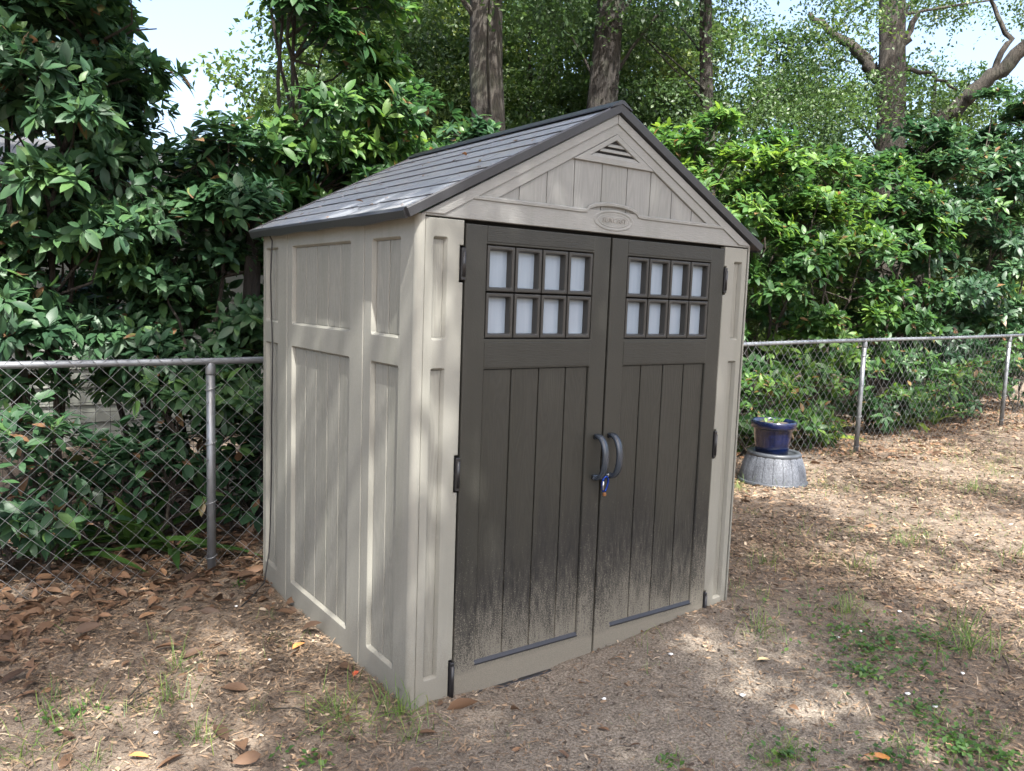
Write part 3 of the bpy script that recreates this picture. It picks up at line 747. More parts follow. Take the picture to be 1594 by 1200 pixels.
def shrub(name, base, rx, ry, z0, z1, label, ntips=420, nl=8, length=.13, mat=None, nclump=26, own=0, group=None, bright=.0, brown=.02, stems=4, shape=1.0, cat='shrub', gap=None, tops=()):
    mat = mat or m_leaf; base = np.array(base, float); base[2] = float(gz(base[0], base[1]))-.02
    root = thing(name, tuple(base), label, cat, group)
    zc, rz = (z0+z1)/2, (z1-z0)/2
    c = unit(nclump)*(rng.uniform(.25, 1, nclump)**.45)[:, None]
    wz = 1-.35*shape*np.clip(c[:, 2], 0, 1)
    C = np.stack([c[:, 0]*rx*wz, c[:, 1]*ry*wz, zc+c[:, 2]*rz], 1); C[:, :2] += base[:2]
    if len(tops): C = np.concatenate([C, np.array(tops)]); nclump = len(C)
    crad = .20+.22*rng.random(nclump)*(rx+ry)/2
    k = rng.integers(0, nclump, ntips); dirs = unit(ntips); dirs[:, 2] = np.abs(dirs[:, 2])*.9-.25
    tips = C[k]+dirs*crad[k][:, None]*rng.uniform(.35, 1.1, ntips)[:, None]*np.array([1, 1, .85])
    out = tips-np.array([base[0], base[1], zc]); out /= np.linalg.norm(out, axis=1, keepdims=True)
    axes = out*.5+dirs*.5+np.array([0, 0, .65])+rng.standard_normal((ntips, 3))*.2; axes /= np.linalg.norm(axes, axis=1, keepdims=True)
    tips[:, 2] = np.maximum(tips[:, 2], base[2]+.12)
    if gap:            # the opening of sky between two neighbouring crowns
        v = tips-CAM; dp = v@AX_F; u_ = 797+FOC*(v@AX_R)/dp; w_ = 600-FOC*(v@AX_U)/dp
        ok = ~((w_ < gap[2]+.28*np.abs(u_-gap[0])) & (u_ > gap[0]) & (u_ < gap[1])); ok = ok & ~((w_ < gap[2]-20) & (u_ > gap[0]) & (u_ < gap[1]))
        tips, axes, k = tips[ok], axes[ok], k[ok]; ntips = len(tips)
    pos, R, size = rosettes(tips, axes, nl, length)
    tt = np.clip(rng.normal(.36+bright, .15, nclump), .05, .85)
    tint = np.clip(np.repeat(tt[k], nl)+rng.normal(0, .15, len(pos))+.20*np.repeat(rng.random(ntips) < .16, nl), 0, .92)
    tint[rng.random(len(tint)) < brown] = 1.0
    keep = np.ones(len(pos), bool)
    if own:
        mid = pos+R[:, :, 1]*size[:, None]*.5; v = mid-CAM; dp = v@AX_F; u_ = 797+FOC*(v@AX_R)/dp; w_ = 600-FOC*(v@AX_U)/dp
        inside_ = (u_ > 0) & (u_ < 1594) & (w_ > 0) & (w_ < 1200); sc_ = np.where(inside_, np.linalg.norm(v, axis=1), 1e6)
        ix = np.argsort(sc_)[:own]; ix = ix[sc_[ix] < 1e5]; keep[ix] = False
    V, F, T = scatter(LEAF8, pos[keep], R[keep], size[keep], tint[keep])
    fo = link('foliage', tri_mesh('foliage', V-base, F, T), mat, root); fo['kind'] = 'stuff'
    if own:
        for i in ix:
            o = bpy.data.objects.new('leaf', leaf_data(mat, int(np.argmin(np.abs(TPL_TINTS-tint[i]))))); COL.objects.link(o); o.parent = fo
            mm = Matrix([[*(R[i][r]*size[i]), pos[i][r]-base[r]] for r in range(3)]+[[0, 0, 0, 1]]); o.matrix_local = mm
    # stems: a few main stems from the ground, the other clumps branch off them
    order = np.argsort(-C[:, 2]); mains = [int(i) for i in order[:max(stems*3, 6)]]; rng.shuffle(mains); mains = mains[:stems]
    mbs = []; paths = []; owner = {int(i): j for j, i in enumerate(mains)}
    for i in mains:
        b0 = base+np.array([rng.uniform(-.15, .15), rng.uniform(-.15, .15), 0]); e_ = C[i]
        mid = (b0+e_)/2; mid[:2] += rng.normal(0, .14, 2)*min(1, rx); m2 = b0*.25+e_*.75; m2[:2] += rng.normal(0, .12, 2)*min(1, rx)
        ctl = [b0, b0*.7+mid*.3, mid, m2, e_]; pts = []
        for q0, q1 in zip(ctl[:-1], ctl[1:]):
            for t in (0, .33, .66): pts.append(q0*(1-t)+q1*t+rng.normal(0, .012, 3))
        pts.append(e_); m_ = MB(); rr = np.linspace(.026 if z1 > 2 else .012, .006, len(pts)); m_.tube(pts, list(rr), 7, False); mbs.append(m_); paths.append(np.array(pts))
    for i in range(nclump):
        if i in mains: continue
        s = int(np.argmin([np.min(np.linalg.norm(p_-C[i], axis=1)) for p_ in paths])); pp = paths[s]; owner[i] = s
        cand = pp[(pp[:, 2] < C[i, 2]-.1)]; cand = cand if len(cand) else pp[:2]
        b0 = cand[np.argmin(np.linalg.norm(cand-C[i], axis=1))]
        mid = (b0+C[i])/2+rng.normal(0, .05, 3); mbs[s].tube([b0, (b0+mid)/2, mid, (mid+C[i])/2+rng.normal(0, .02, 3), C[i]], [.012, .010, .008, .006, .004], 5, False)
    nb = min(ntips, 160)
    for j in rng.choice(ntips, nb, replace=False):
        e_ = tips[j]; b0 = C[k[j]]; s = owner[int(k[j])]
        mbs[s].tube([b0, (b0+e_)/2+rng.standard_normal(3)*.02, e_], [.004, .003, .002], 3, False)
    for m_ in mbs: m_.build('stem', m_twig, root, True)
    return root

# left of the shed: big-leaved shrubs behind the fence
def sp(px, Y): q_ = at_depth(px, 600, Y); return (q_[0], q_[1], 0)
SH = [  # name, px, depth, rx, ry, z0, z1, tips, leaf length, material, clumps, own leaves, brightness, shape, label
 ('evergreen_shrub', 55, 2.95, .80, .60, 0.65, 5.6, 2500, .102, m_leafdk, 60, 300, .16, .0, 'tall broad-leaved shrub behind the fence, farthest from the shed on its left-wall side'),
 ('evergreen_shrub', 235, 3.25, .80, .60, 0.8, 3.15, 1500, .100, m_leafdk, 34, 220, .20, .6, 'mid-height broad-leaved shrub with a rounded top under the gap of white sky'),
 ('evergreen_shrub', 488, 3.15, .72, .60, 0.9, 5.6, 2300, .100, m_leaf, 60, 300, .12, .0, 'tall leafy shrub rising just behind the back left corner of the shed'),
 ('evergreen_shrub', 345, 2.75, .60, .40, .55, 2.75, 1150, .098, m_leafdk, 28, 200, .18, 1, 'lower dark shrub leaning over the fence next to the shed eave'),
 ('evergreen_shrub', 600, 3.7, .80, .60, 1.2, 3.55, 800, .112, m_leaf, 28, 0, .06, 1, 'leafy shrub seen over the lower shingles of the roof'),
 ('evergreen_shrub', 700, 3.9, .70, .60, 1.2, 3.5, 700, .112, m_leafdk, 26, 0, .08, 1, 'dark leafy shrub in front of the thick straight tree trunk'),
 ('evergreen_shrub', 880, 4.2, 1.0, .60, 1.2, 3.6, 760, .12, m_leaf, 30, 0, .12, 1, 'shrub between the two big trunks above the roof ridge'),
 ('evergreen_shrub', 1010, 4.3, .9, .7, .6, 3.8, 760, .12, m_leaf, 30, 0, .12, 1, 'shrub behind the gable peak beside the leaning dark trunk'),
 ('hedge_shrub', 1080, 3.5, .80, .75, .5, 4.15, 900, .115, m_leaf, 40, 140, .20, 1.9, 'tall bright green shrub with an upright shoot beside the gable slope'),
 ('hedge_shrub', 1180, 3.2, 1.0, .75, .3, 3.45, 1150, .112, m_leaf, 40, 200, .13, 1, 'bushy sunlit shrub behind the fence next to the blue pot'),
 ('hedge_shrub', 1265, 3.25, 1.15, .80, .3, 3.5, 1150, .112, m_leaf, 40, 160, .14, 1, 'yellow-green shrub behind the fence post nearest the blue pot'),
 ('hedge_shrub', 1345, 3.5, 1.25, .85, .3, 3.85, 1300, .12, m_leaf, 44, 100, .06, 1, 'dark green rounded shrub behind the long fence bay beyond the pot'),
 ('hedge_shrub', 1425, 3.5, 1.45, .85, .3, 4.75, 1400, .125, m_leafdk, 46, 0, .06, 1, 'deep green shrub at the foot of the leaning limb'),
 ('hedge_shrub', 1500, 3.5, 1.6, .9, .3, 5.0, 1500, .13, m_leafdk, 46, 0, .06, 1, 'shrub behind the farthest visible fence post'),
 ('hedge_shrub', 1570, 3.6, 1.8, .9, .3, 5.6, 1500, .13, m_leafdk, 46, 0, .05, 1, 'tall shrub closing the hedge beyond the farthest fence post')]
TOPS = [(15, 15, 0), (60, 40, .2), (100, 10, -.1), (140, 50, .1), (165, 20, .2), (30, 90, -.2), (80, 120, .1), (125, 110, -.1), (170, 95, .1), (20, 170, 0), (150, 160, .1), (70, -30, 0), (130, -40, .1)]
for nm, px_, Y_, rx_, ry_, z0_, z1_, nt_, ll_, mt_, nc_, own_, br_, shp_, lab in SH:
    shrub(nm, sp(px_, Y_), rx_, ry_, z0_, z1_, lab, nt_, 8, ll_, mt_, nc_, own=own_, bright=br_, shape=shp_, brown=.025, gap=(205, 330, 85) if px_ < 500 else None,
          tops=[at_depth(a, b, Y_+c) for a, b, c in TOPS] if px_ == 55 else ())
# undergrowth against the fence
for i, (px_, Y_, r_, h_, b_, lab) in enumerate([
    (25, 2.35, .35, .95, .1, 'low leafy shoot poking through the fence far from the shed'),
    (140, 2.5, .40, .95, 0, 'low dark undergrowth shrub at the fence under the tallest shrub'),
    (255, 2.55, .38, .80, 0, 'low dark undergrowth shrub beside the near fence post'),
    (372, 2.55, .30, .85, 0, 'low dark undergrowth shrub between fence post and shed'),
    (1170, 2.5, .45, 1.0, .2, 'low green undergrowth behind the blue pot'),
    (1262, 2.45, .45, 1.05, .32, 'low yellow-green undergrowth before the first fence post past the pot'),
    (1365, 2.6, .60, 1.05, 0, 'low dark undergrowth just past the first fence post beyond the pot'),
    (1440, 2.6, .70, 1.1, .05, 'low undergrowth in the middle of the long fence bay'),
    (1500, 2.6, .75, 1.1, .02, 'low undergrowth before the farthest visible post'),
    (1575, 2.7, .9, 1.2, .02, 'low undergrowth past the farthest visible post')]):
    shrub('undergrowth_shrub', sp(px_, Y_), r_, .25, .12, h_, lab, int((110 if i > 3 else 80)*(.7+r_)), 7, .10, m_leaf if i > 3 else m_leafdk, 12, bright=b_, stems=3, brown=.05, own=40 if i in (0, 4, 5) else 0)

# ------------------------------------------------------------------ strap-leaved plants (each leaf a part)
def strap_plant(base, n, L, label, bright, name='strap_leaf_plant'):
    base = np.array(base, float); base[2] = float(gz(base[0], base[1]))
    root = thing(name, tuple(base), label, 'plant', 'strap-leaved plants behind the fence' if name == 'strap_leaf_plant' else None)
    for i in range(n):
        a = rng.uniform(0, 6.283); el = rng.uniform(.5, 1.35); d = np.array([[math.cos(a)*math.cos(el), math.sin(a)*math.cos(el), math.sin(el)]])
        R = frames(d, np.array([[0, 0, 1.]])+rng.standard_normal((1, 3))*.1)[0]; s = L*rng.uniform(.6, 1.1)
        V = (STRAP[0]*s)@R.T; V[:, 2] = np.maximum(V[:, 2], .004)
        link('leaf', tri_mesh('leaf', V+rng.uniform(-.02, .02, 3)*np.array([1, 1, 0]), STRAP[1], np.full(len(V), np.clip(bright+rng.normal(0, .15), 0, 1))), m_strap, root)
for px_, Y_, n, L, lab, br in [(205, 2.5, 16, .62, 'dark strap-leaved plant behind the fence in the shade near the post', .12), (270, 2.35, 12, .5, 'arching strap-leaved plant right against the near fence post', .2),
                        (90, 2.5, 12, .5, 'strap-leaved plant in deep shade away from the post', .1), (1272, 2.6, 16, .50, 'yellow-green strap-leaved plant beside the blue pot', .8),
                        (1425, 2.6, 16, .55, 'bright arching strap-leaved plant in the long fence bay', .75), (1460, 2.6, 12, .5, 'darker strap-leaved plant near the farthest visible post', .5)]:
    strap_plant(sp(px_, Y_), n, L, lab, br)
# seedlings in the blue pot
sd = thing('potted_seedling', (pc[0], pc[1], pc[2]+.249*PS), 'small green seedling growing in the blue pot', 'seedling')
for i in range(14):
    a = rng.uniform(0, 6.28); r_ = rng.uniform(.0, .10); d = np.array([[math.cos(a)*.8, math.sin(a)*.8, rng.uniform(.3, 1.2)]])
    R = frames(d, np.array([[0, 0, 1.]]))[0]; V = (LEAF8[0]*rng.uniform(.04, .085))@R.T+np.array([r_*math.cos(a*3), r_*math.sin(a*3), .0])
    link('leaf', tri_mesh('leaf', V, LEAF8[1], np.full(len(V), rng.uniform(.3, .95))), m_clover, sd)

# ------------------------------------------------------------------ trees
def tree(name, label, base, top, r0, r1, clumps, nleaf, lsize, mat_bark=None, limbs=(), zrange=None, crown=None, mat=None, tilt=0, group=None, tint=.45, flat=.6, nbr=999):
    """trunk from base to top, extra limbs, crown of leaf clumps: crown = (centre, radii)"""
    base = np.array(base, float); base[2] = float(gz(base[0], base[1]))-.1; top = np.array(top, float)
    root = thing(name, tuple(base), label, 'tree', group); mat_bark = mat_bark or m_bark
    K = 14; seg = 16; vs = []; fs = []
    wob = np.cumsum(rng.standard_normal((K+1, 2)), 0)*.02; ph = rng.uniform(0, 6, 6)
    for i in range(K+1):
        t = i/K; c = base*(1-t)+top*t; c[:2] += wob[i]*math.sin(math.pi*t)
        r = r0*(1-t)+r1*t + r0*.5*max(0, 1-t*K/1.6)**2
        for k in range(seg):
            a = 2*math.pi*k/seg; rr = r*(1+.07*math.sin(3*a+ph[0]+t*3)+.05*math.sin(5*a+ph[1]-t*6)+.04*math.sin(9*a+ph[2]+t*9)+.03*rng.standard_normal())
            vs.append((c[0]+rr*math.cos(a), c[1]+rr*math.sin(a), c[2]))
    for i in range(K):
        for k in range(seg): fs.append((i*seg+k, i*seg+(k+1)%seg, (i+1)*seg+(k+1)%seg, (i+1)*seg+k))
    mb = MB(); mb.add(vs, fs); mb.build('trunk', mat_bark, root, True)
    for P, ra, rb in limbs:
        P = [np.array(p, float) for p in P]; Q = []
        for i in range(len(P)-1):
            for k in range(5): t = k/5; Q.append(P[i]*(1-t)+P[i+1]*t+rng.standard_normal(3)*.03*(0 < i+k))
        Q.append(P[-1]); mb = MB(); mb.tube(Q, list(np.linspace(ra, rb, len(Q))), 10, True); mb.build('limb', mat_bark, root, True)
    cen, rad = np.array(crown[0], float), np.array(crown[1], float)
    c = unit(clumps)*(rng.uniform(.15, 1, clumps)**.4)[:, None]; C = cen+c*rad
    cr = rng.uniform(.35, .8, clumps)*np.mean(rad)*.32
    mbb = MB()
    for i in range(min(clumps, nbr)):
        t = np.clip((C[i, 2]-.8-base[2])/(top[2]-base[2])*rng.uniform(.75, .95), .15, .98); s_ = base*(1-t)+top*t
        mid = (s_+C[i])/2+np.array([0, 0, .25])+rng.standard_normal(3)*.15
        pts = [s_*(1-u)**2+mid*2*u*(1-u)+C[i]*u*u for u in np.linspace(0, 1, 6)]
        mbb.tube(pts, list(np.linspace(min(.032, r1*.3), .005, 6)), 5, False)
    if nbr: mbb.build('branches', mat_bark, root, True)
    # twigs carrying leaves: sprays inside each clump
    ns = max(1, nleaf//10); k = rng.integers(0, clumps, ns); d0 = unit(ns)
    P0 = C[k]+d0*(cr[k]*rng.uniform(.2, 1, ns))[:, None]*np.array([1.15, 1.15, flat])
    td = unit(ns); td[:, 2] = td[:, 2]*.4-.25; td /= np.linalg.norm(td, axis=1, keepdims=True)
    u = np.tile(np.linspace(0, 1, 10), ns); pos = np.repeat(P0, 10, 0)+np.repeat(td, 10, 0)*(u*.55)[:, None]
    pos[:, 2] -= .12*u*u
    d = np.repeat(td, 10, 0)*.6+unit(ns*10)*.9; R = frames(d, np.array([[0, 0, 1.]])+unit(ns*10)*.8)
    size = lsize*rng.uniform(.65, 1.25, ns*10)
    tn = np.clip(np.repeat(rng.normal(tint, .16, clumps)[k], 10)+rng.normal(0, .12, ns*10), 0, 1)
    V, F, T = scatter(LEAF2, pos, R, size, tn)
    cr_ = link('crown', tri_mesh('crown', V-base, F, T, smooth=False), mat or m_oakleaf, root); cr_['kind'] = 'stuff'
    return root
def tb(px, py, dist): return at_dist(px, py, dist)
def mid_tree(label, px, dist, px_top, r, crad, nleaf, lsize, zc, dark=False, limbs=(), clumps=34, tint=.45, cx=0, top_z=11, back=0, nbr=9):
    a = tb(px, 250, dist); b = tb(px_top, 0, dist); k = (top_z-a[2])/(b[2]-a[2]); top = a+(b-a)*k
    k0 = (0-a[2])/(b[2]-a[2]); base = a+(b-a)*k0
    mid = tb(px+cx, 100, dist+back)
    return tree('oak_tree', label, base, top, r*1.08, r*.6, clumps, nleaf, lsize, m_barkdk if dark else m_bark, limbs, None, ((mid[0], mid[1], zc), crad), tint=tint, nbr=nbr)
mid_tree('thick straight brown trunk tree behind the roof ridge', 768, 11, 763, .25, (3.0, 2.4, 3.0), 22000, .085, 8.0, cx=-30, clumps=60, back=-.6, tint=.40)
mid_tree('dark leaning tree trunk beside the gable peak', 936, 12.5, 968, .245, (3.0, 2.4, 2.8), 24000, .085, 8.1, True, cx=30, clumps=60, back=-.6, tint=.38)
mid_tree('pale distant trunk between the two thick trunks', 852, 18, 850, .23, (3.4, 2.5, 3.4), 34000, .10, 5.8, tint=.5, clumps=60)
mid_tree('slim tree trunk standing behind the bright hedge shoot', 1096, 12.5, 1098, .105, (2.6, 2.2, 2.6), 30000, .07, 5.4, True, cx=60, clumps=70, back=1.2, tint=.36)
t5 = lambda px, py: tuple(tb(px, py, 16.5))
mid_tree('big forked tree with limbs spreading against white sky', 1378, 16.5, 1384, .285, (4.2, 2.6, 3.0), 17000, .085, 8.0, clumps=50, back=2.6,
         limbs=[([t5(1376, 130), t5(1352, 100), t5(1310, 60), t5(1260, 20)], .15, .05), ([t5(1382, 95), t5(1408, 65), t5(1430, 20)], .11, .04), ([t5(1380, 110), t5(1440, 112), t5(1490, 140)], .05, .02)])
t6 = lambda px, py: tuple(tb(px, py, 17))
b6 = np.array(t6(1440, 330)); b6[2] = 0
tree('oak_tree', 'mossy tree leaning strongly away over the hedge', b6, t6(1441, 215), .18, .15, 36, 14000, .085, m_bark,
     [([t6(1440, 216), t6(1475, 180), t6(1530, 130), t6(1600, 68), t6(1680, -5)], .15, .11), ([t6(1545, 120), t6(1570, 60), t6(1540, 0), t6(1555, -60)], .06, .02)], None, (np.array(t6(1560, 0))+np.array([0, 0, 1.0]), (3.6, 2.4, 2.4)), tint=.55, nbr=0)
# far trees that close the view
for i, (px_, d_, r_, lab) in enumerate([(-120, 22, .2, 'far tree beyond the neighbouring house, past its gutter end'), (560, 24, .2, 'far tree behind the tall shrub at the shed corner'), (580, 17, .18, 'far sunlit tree seen over the lower roof edge'),
        (660, 20, .2, 'far sunlit tree seen just beside the thick straight trunk'), (990, 20, .2, 'far tree behind the gable peak'), (1180, 21, .2, 'far tree showing pale through the hedge tops'), (1300, 24, .2, 'far tree beneath the fork of the big limbs'), (1500, 22, .2, 'far tree behind the leaning mossy trunk')]):
    p_ = tb(px_, 300, d_); zc_ = 5.2 if px_ not in (1180, 1300, 1500) else 3.6
    tree('far_tree', lab, (p_[0], p_[1], 0), (p_[0], p_[1], 9.0 if zc_ > 4 else 4.5), r_, .02, 60, 26000, .14, m_bark, (), None, ((p_[0], p_[1], zc_), (3.2, 3.0, 3.8 if zc_ > 4 else 2.6)), tint=.62, flat=.9)
for px_, d_, nl_, rx_, z_, rz_, tn_, lab in [(630, 14.5, 30000, 2.2, 4.4, 3.0, .42, 'leafy young oak filling the view left of the thick straight trunk'), (700, 16, 30000, 2.4, 5.0, 3.4, .5, 'leafy young oak directly behind the thick straight trunk'),
        (815, 15, 30000, 2.4, 4.6, 3.2, .38, 'leafy young oak between the two thick trunks'), (900, 16.5, 26000, 2.4, 5.0, 3.4, .45, 'leafy young oak behind the leaning dark trunk'), (1010, 15.5, 30000, 2.5, 4.6, 3.2, .36, 'leafy young oak behind the gable peak and bright shoot'),
        (1170, 17, 22000, 2.8, 4.4, 3.0, .36, 'leafy young oak behind the hedge between bright shoot and forked tree'), (1440, 19, 20000, 3.0, 4.6, 2.4, .42, 'leafy young oak behind the hedge at the leaning limb')]:
    p_ = tb(px_, 300, d_); tree('young_oak', lab, (p_[0], p_[1], 0), (p_[0], p_[1], 6.5), .11, .03, 60, nl_, .095, m_barkdk, (), None, ((p_[0], p_[1], z_), (rx_, 2.0, rz_)), tint=tn_+.14, flat=.8, nbr=12)
# distant wood as one mass
n = 42000; px_ = rng.uniform(-700, 2300, n); dd = rng.uniform(30, 42, n); P = []
d = AX_R[None]*((px_-797)/FOC)[:, None]+AX_F[None]; d[:, 2] = 0; d /= np.linalg.norm(d, axis=1, keepdims=True)
hmax = 4.6+1.3*np.sin(px_*.013)+1.0*np.sin(px_*.041+1)
P = CAM[None]+d*dd[:, None]; P[:, 2] = rng.random(n)**.8*hmax
V, F, T = scatter(LEAF2, P, frames(unit(n), unit(n)), rng.uniform(.35, .75, n), np.clip(rng.normal(.5, .2, n), 0, 1))
fw = link('distant_wood', tri_mesh('distant_wood', V, F, T, False), m_oakleaf); tag(fw, 'far mass of trees closing the view', 'woods', kind='stuff')
# two oaks behind the photographer shade the yard; the unseen third is added for shade
rng = np.random.default_rng(OAKSEED)
tree('oak_tree', 'spreading oak shading the yard in front of the shed', (-3.2, -7.2, 0), (-2.6, -6.9, 10), .34, .16, 50, 43000, .12, m_bark, (), None, ((-.75, -4.5, 8.2), (2.7, 3.0, 2.0)), flat=.8)
tree('oak_tree', 'second oak shading the yard beyond the right wall of the shed', (7.5, -6.5, 0), (7.2, -6.2, 10), .34, .16, 26, 10500, .12, m_bark, (), None, ((5.8, -4.2, 8.4), (4.4, 3.2, 1.8)), flat=.8)
tree('oak_tree', 'unseen oak added to shade the shrubs and house beyond the left wall', (-5.2, 1.2, 0), (-4.9, 1.3, 10), .34, .16, 60, 46000, .12, m_bark, (), None, ((-3.3, 1.4, 8.6), (3.6, 3.2, 1.9)), flat=.8)  # out-of-view crown, added to keep sun off the siding and left shrubs

rng = np.random.default_rng(77)
# ------------------------------------------------------------------ neighbouring house and garden wire
hy = 6.2
hs = thing('neighbour_house', (-2.6, hy+2, 0), 'pale clapboard house half hidden behind the shrubs', 'house')
m_side = simple('pale painted siding', (.20, .21, .18), .55, 0, 6, .08)
mb = MB(); mb.box(-9.0, 1.9, hy+.03, hy+5, -.1, 2.58); mb.build('wall', m_side, hs)
for i in range(14):
    z = .05+.18*i
    mb = MB(); vs = [(-9, hy+.028, z+.182), (1.86, hy+.028, z+.182), (1.86, hy-.004, z), (-9, hy-.004, z), (-9, hy+.028, z), (1.86, hy+.028, z)]
    mb.add(vs, [(0,1,2,3), (2,3,4,5)]); mb.build('clapboard', m_side, hs)
mb = MB(); mb.box(1.8, 1.95, hy-.02, hy+.029, -.1, 2.58); mb.build('corner_board', simple('white trim', (.7, .7, .68), .5), hs)
mb = MB(); mb.add([(-9.4, hy-.8, 2.45), (2.3, hy-.8, 2.45), (2.3, hy+2.6, 3.2), (-9.4, hy+2.6, 3.2), (2.3, hy+5.5, 2.62), (-9.4, hy+5.5, 2.62), (-9.4, hy-.8, 2.57), (2.3, hy-.8, 2.57), (2.3, hy+2.6, 3.32), (-9.4, hy+2.6, 3.32), (2.3, hy+5.5, 2.74), (-9.4, hy+5.5, 2.74)],
   [(0,1,2,3), (3,2,4,5), (6,7,8,9), (9,8,10,11), (0,1,7,6), (5,4,10,11), (1,2,8,7), (2,4,10,8), (0,3,9,6), (3,5,11,9)]); mb.build('roof', simple('grey house shingles', (.05, .05, .05), .8), hs)
gw = thing('garden_wire_fence', (-1.0, 4.0, 0), 'thin dark wire grid fence standing between chain link and house', 'fence')
mb = MB(); wy = 4.0
for x in np.arange(-5, 1.9, .10): mb.tube([(x, wy, 0), (x, wy, 1.55)], .0018, 3, False)
for z in np.arange(.05, 1.56, .075): mb.tube([(-5, wy-.003, z), (1.9, wy-.003, z)], .0018, 3, False)
o = mb.build('wire_grid', m_darkwire, gw); o['kind'] = 'stuff'
for x in (-4.2, -2.0, .3): mb = MB(); mb.tube([(x, wy+.03, -.1), (x, wy+.03, 1.65)], .02, 8); mb.build('post', m_darkwire, gw, True)
q_ = at_depth(392, 600, 2.75); mb = MB()
vs = []; P = [(q_[0]+.0, q_[1], -.05), (q_[0]+.01, q_[1], .6), (q_[0]-.01, q_[1]+.02, 1.2), (q_[0]+.02, q_[1]+.03, 1.9), (q_[0]+.05, q_[1]+.05, 2.15)]
o = thing('bare_trunk', (q_[0], q_[1], 0), 'dark bare trunk standing right behind the shed corner and fence', 'trunk')
mb.tube(P, [.085, .07, .062, .05, .03], 12); mb.build('trunk', m_barkdk, o, True)
mb = MB(); mb.tube([P[3], (q_[0]-.15, q_[1]+.1, 2.3), (q_[0]-.35, q_[1]+.1, 2.6)], [.035, .025, .015], 8); mb.build('branch', m_barkdk, o, True)

# ------------------------------------------------------------------ litter, leaves, grass
def clear_of_shed(x, y, m=0.0): return ~((x > -m) & (x < W+m) & (y > -m) & (y < D+m))
def on_screen(x, y, pad=420):
    v = np.stack([x, y, np.zeros_like(x)], 1)-CAM; dp = v@AX_F
    u = 797+FOC*(v@AX_R)/np.maximum(dp, .05); vv = 600-FOC*(v@AX_U)/np.maximum(dp, .05)
    return (dp > .3) & (u > -pad) & (u < 1594+pad) & (vv > 0) & (vv < 1200+pad)
def litter(n, x0, x1, y0, y1, s0, s1, tpl, curl, tmean, tvar, dens=None, lift=.004):
    x = rng.uniform(x0, x1, n); y = rng.uniform(y0, y1, n)
    k = clear_of_shed(x, y, .012) & on_screen(x, y)
    if dens is not None: k &= rng.random(n) < dens(x, y)
    x, y = x[k], y[k]; n = len(x); a = rng.uniform(0, 6.283, n)
    d = np.stack([np.cos(a), np.sin(a), rng.normal(0, curl, n)], 1)
    up = np.array([[0, 0, 1.]])+rng.standard_normal((n, 3))*curl*1.6
    size = s0+(s1-s0)*rng.random(n)**1.6; z = gz(x, y)+lift*rng.uniform(.2, 1.3, n)+rng.random(n)**2*.012
    return scatter(tpl, np.stack([x, y, z], 1), frames(d, up), size, np.clip(rng.normal(tmean, tvar, n), 0, 1))
def stuff(name, parts, mat, label, cat, smooth=False):
    V, F, T = [], [], []; o = 0
    for v, f, t in parts: V.append(v); F.append(f+o); T.append(t); o += len(v)
    ob = link(name, tri_mesh(name, np.concatenate(V), np.concatenate(F), np.concatenate(T), smooth), mat); tag(ob, label, cat, kind='stuff'); return ob
def vnoise(x, y, f=1.0):
    return .5+.25*(np.sin(1.9*f*x+2.3*f*y+.5)+np.sin(3.1*f*x-1.7*f*y+2.0*np.sin(1.3*f*y)+1.7))
sandy = lambda x, y: np.clip(((np.hypot((x-.9)*.75, y+.55)-.45)/.75), .25, 1)
CHIP = (np.array([(0,0,0), (-.13,.5,.02), (.13,.55,-.02), (.03,1,.0)], float), np.array([(0,2,1), (1,2,3)]))
BLOCK = (np.array([(-.14,0,0), (.17,.06,.02), (-.20,.62,.03), (.11,.9,-.02)], float), np.array([(0,1,3), (0,3,2)]))
NEEDLE = (np.array([(-.025,0,0), (.025,0,0), (.05,.5,.03), (.0,.5,.03), (.0,1.0,-.02)], float), np.array([(0,1,2), (0,2,3), (3,2,4)]))
near = lambda x, y: sandy(x, y)*(.30+.70*vnoise(x, y, 1.3)); farr = lambda x, y: (.30+.70*vnoise(x, y, 1.1))*np.clip(1.25-(x-2.6)/14, .3, 1)
stuff('mulch_litter', [
    litter(82000, -3.2, 3.2, -1.7, 2.4, .012, .044, CHIP, .22, .55, .25, near), litter(82000, -3.2, 3.2, -1.7, 2.4, .010, .034, BLOCK, .22, .42, .25, near),
    litter(53000, -3.2, 3.2, -1.7, 2.4, .03, .085, NEEDLE, .14, .58, .25, near),
    litter(80000, 2.6, 14, -1.6, 3.2, .018, .060, CHIP, .22, .58, .24, farr), litter(80000, 2.6, 14, -1.6, 3.2, .015, .05, BLOCK, .22, .50, .25, farr),
    litter(45000, 2.6, 12, -1.6, 3.0, .04, .10, NEEDLE, .14, .58, .25, farr),
    litter(30000, -4, 3, 1.6, 4.5, .02, .06, CHIP, .18, .35, .2)], m_litter, 'shredded brown leaf litter and mulch over the yard soil', 'mulch')
DEAD = leaf_template(.40, .22, .18, 4)
leafdens = lambda x, y: np.clip(smooth01((y-.9+.25*np.sin(3*x))/1.0)*1.0, .035, 1)*np.clip(1.1-.0*x, 0, 1)
stuff('fallen_leaves', [
    litter(9000, -3.4, .35, -.6, 4.4, .06, .13, DEAD, .30, .36, .17, leafdens, .012),
    litter(9000, 1.95, 14, .2, 3.6, .05, .11, DEAD, .30, .50, .18, lambda x, y: np.clip(smooth01((y-1.25+.3*np.sin(2*x))/.9), .05, 1)*(.4+.6*vnoise(x, y, 1.6)), .010),
    litter(1100, -2.0, 5, -1.8, 1.6, .022, .065, DEAD, .28, .58, .25, lambda x, y: .25+.75*(x > 2.2)*vnoise(x, y, 1.5), .008)], m_dead, 'drift of brown curled leaves along the foot of the fence', 'leaves', True)
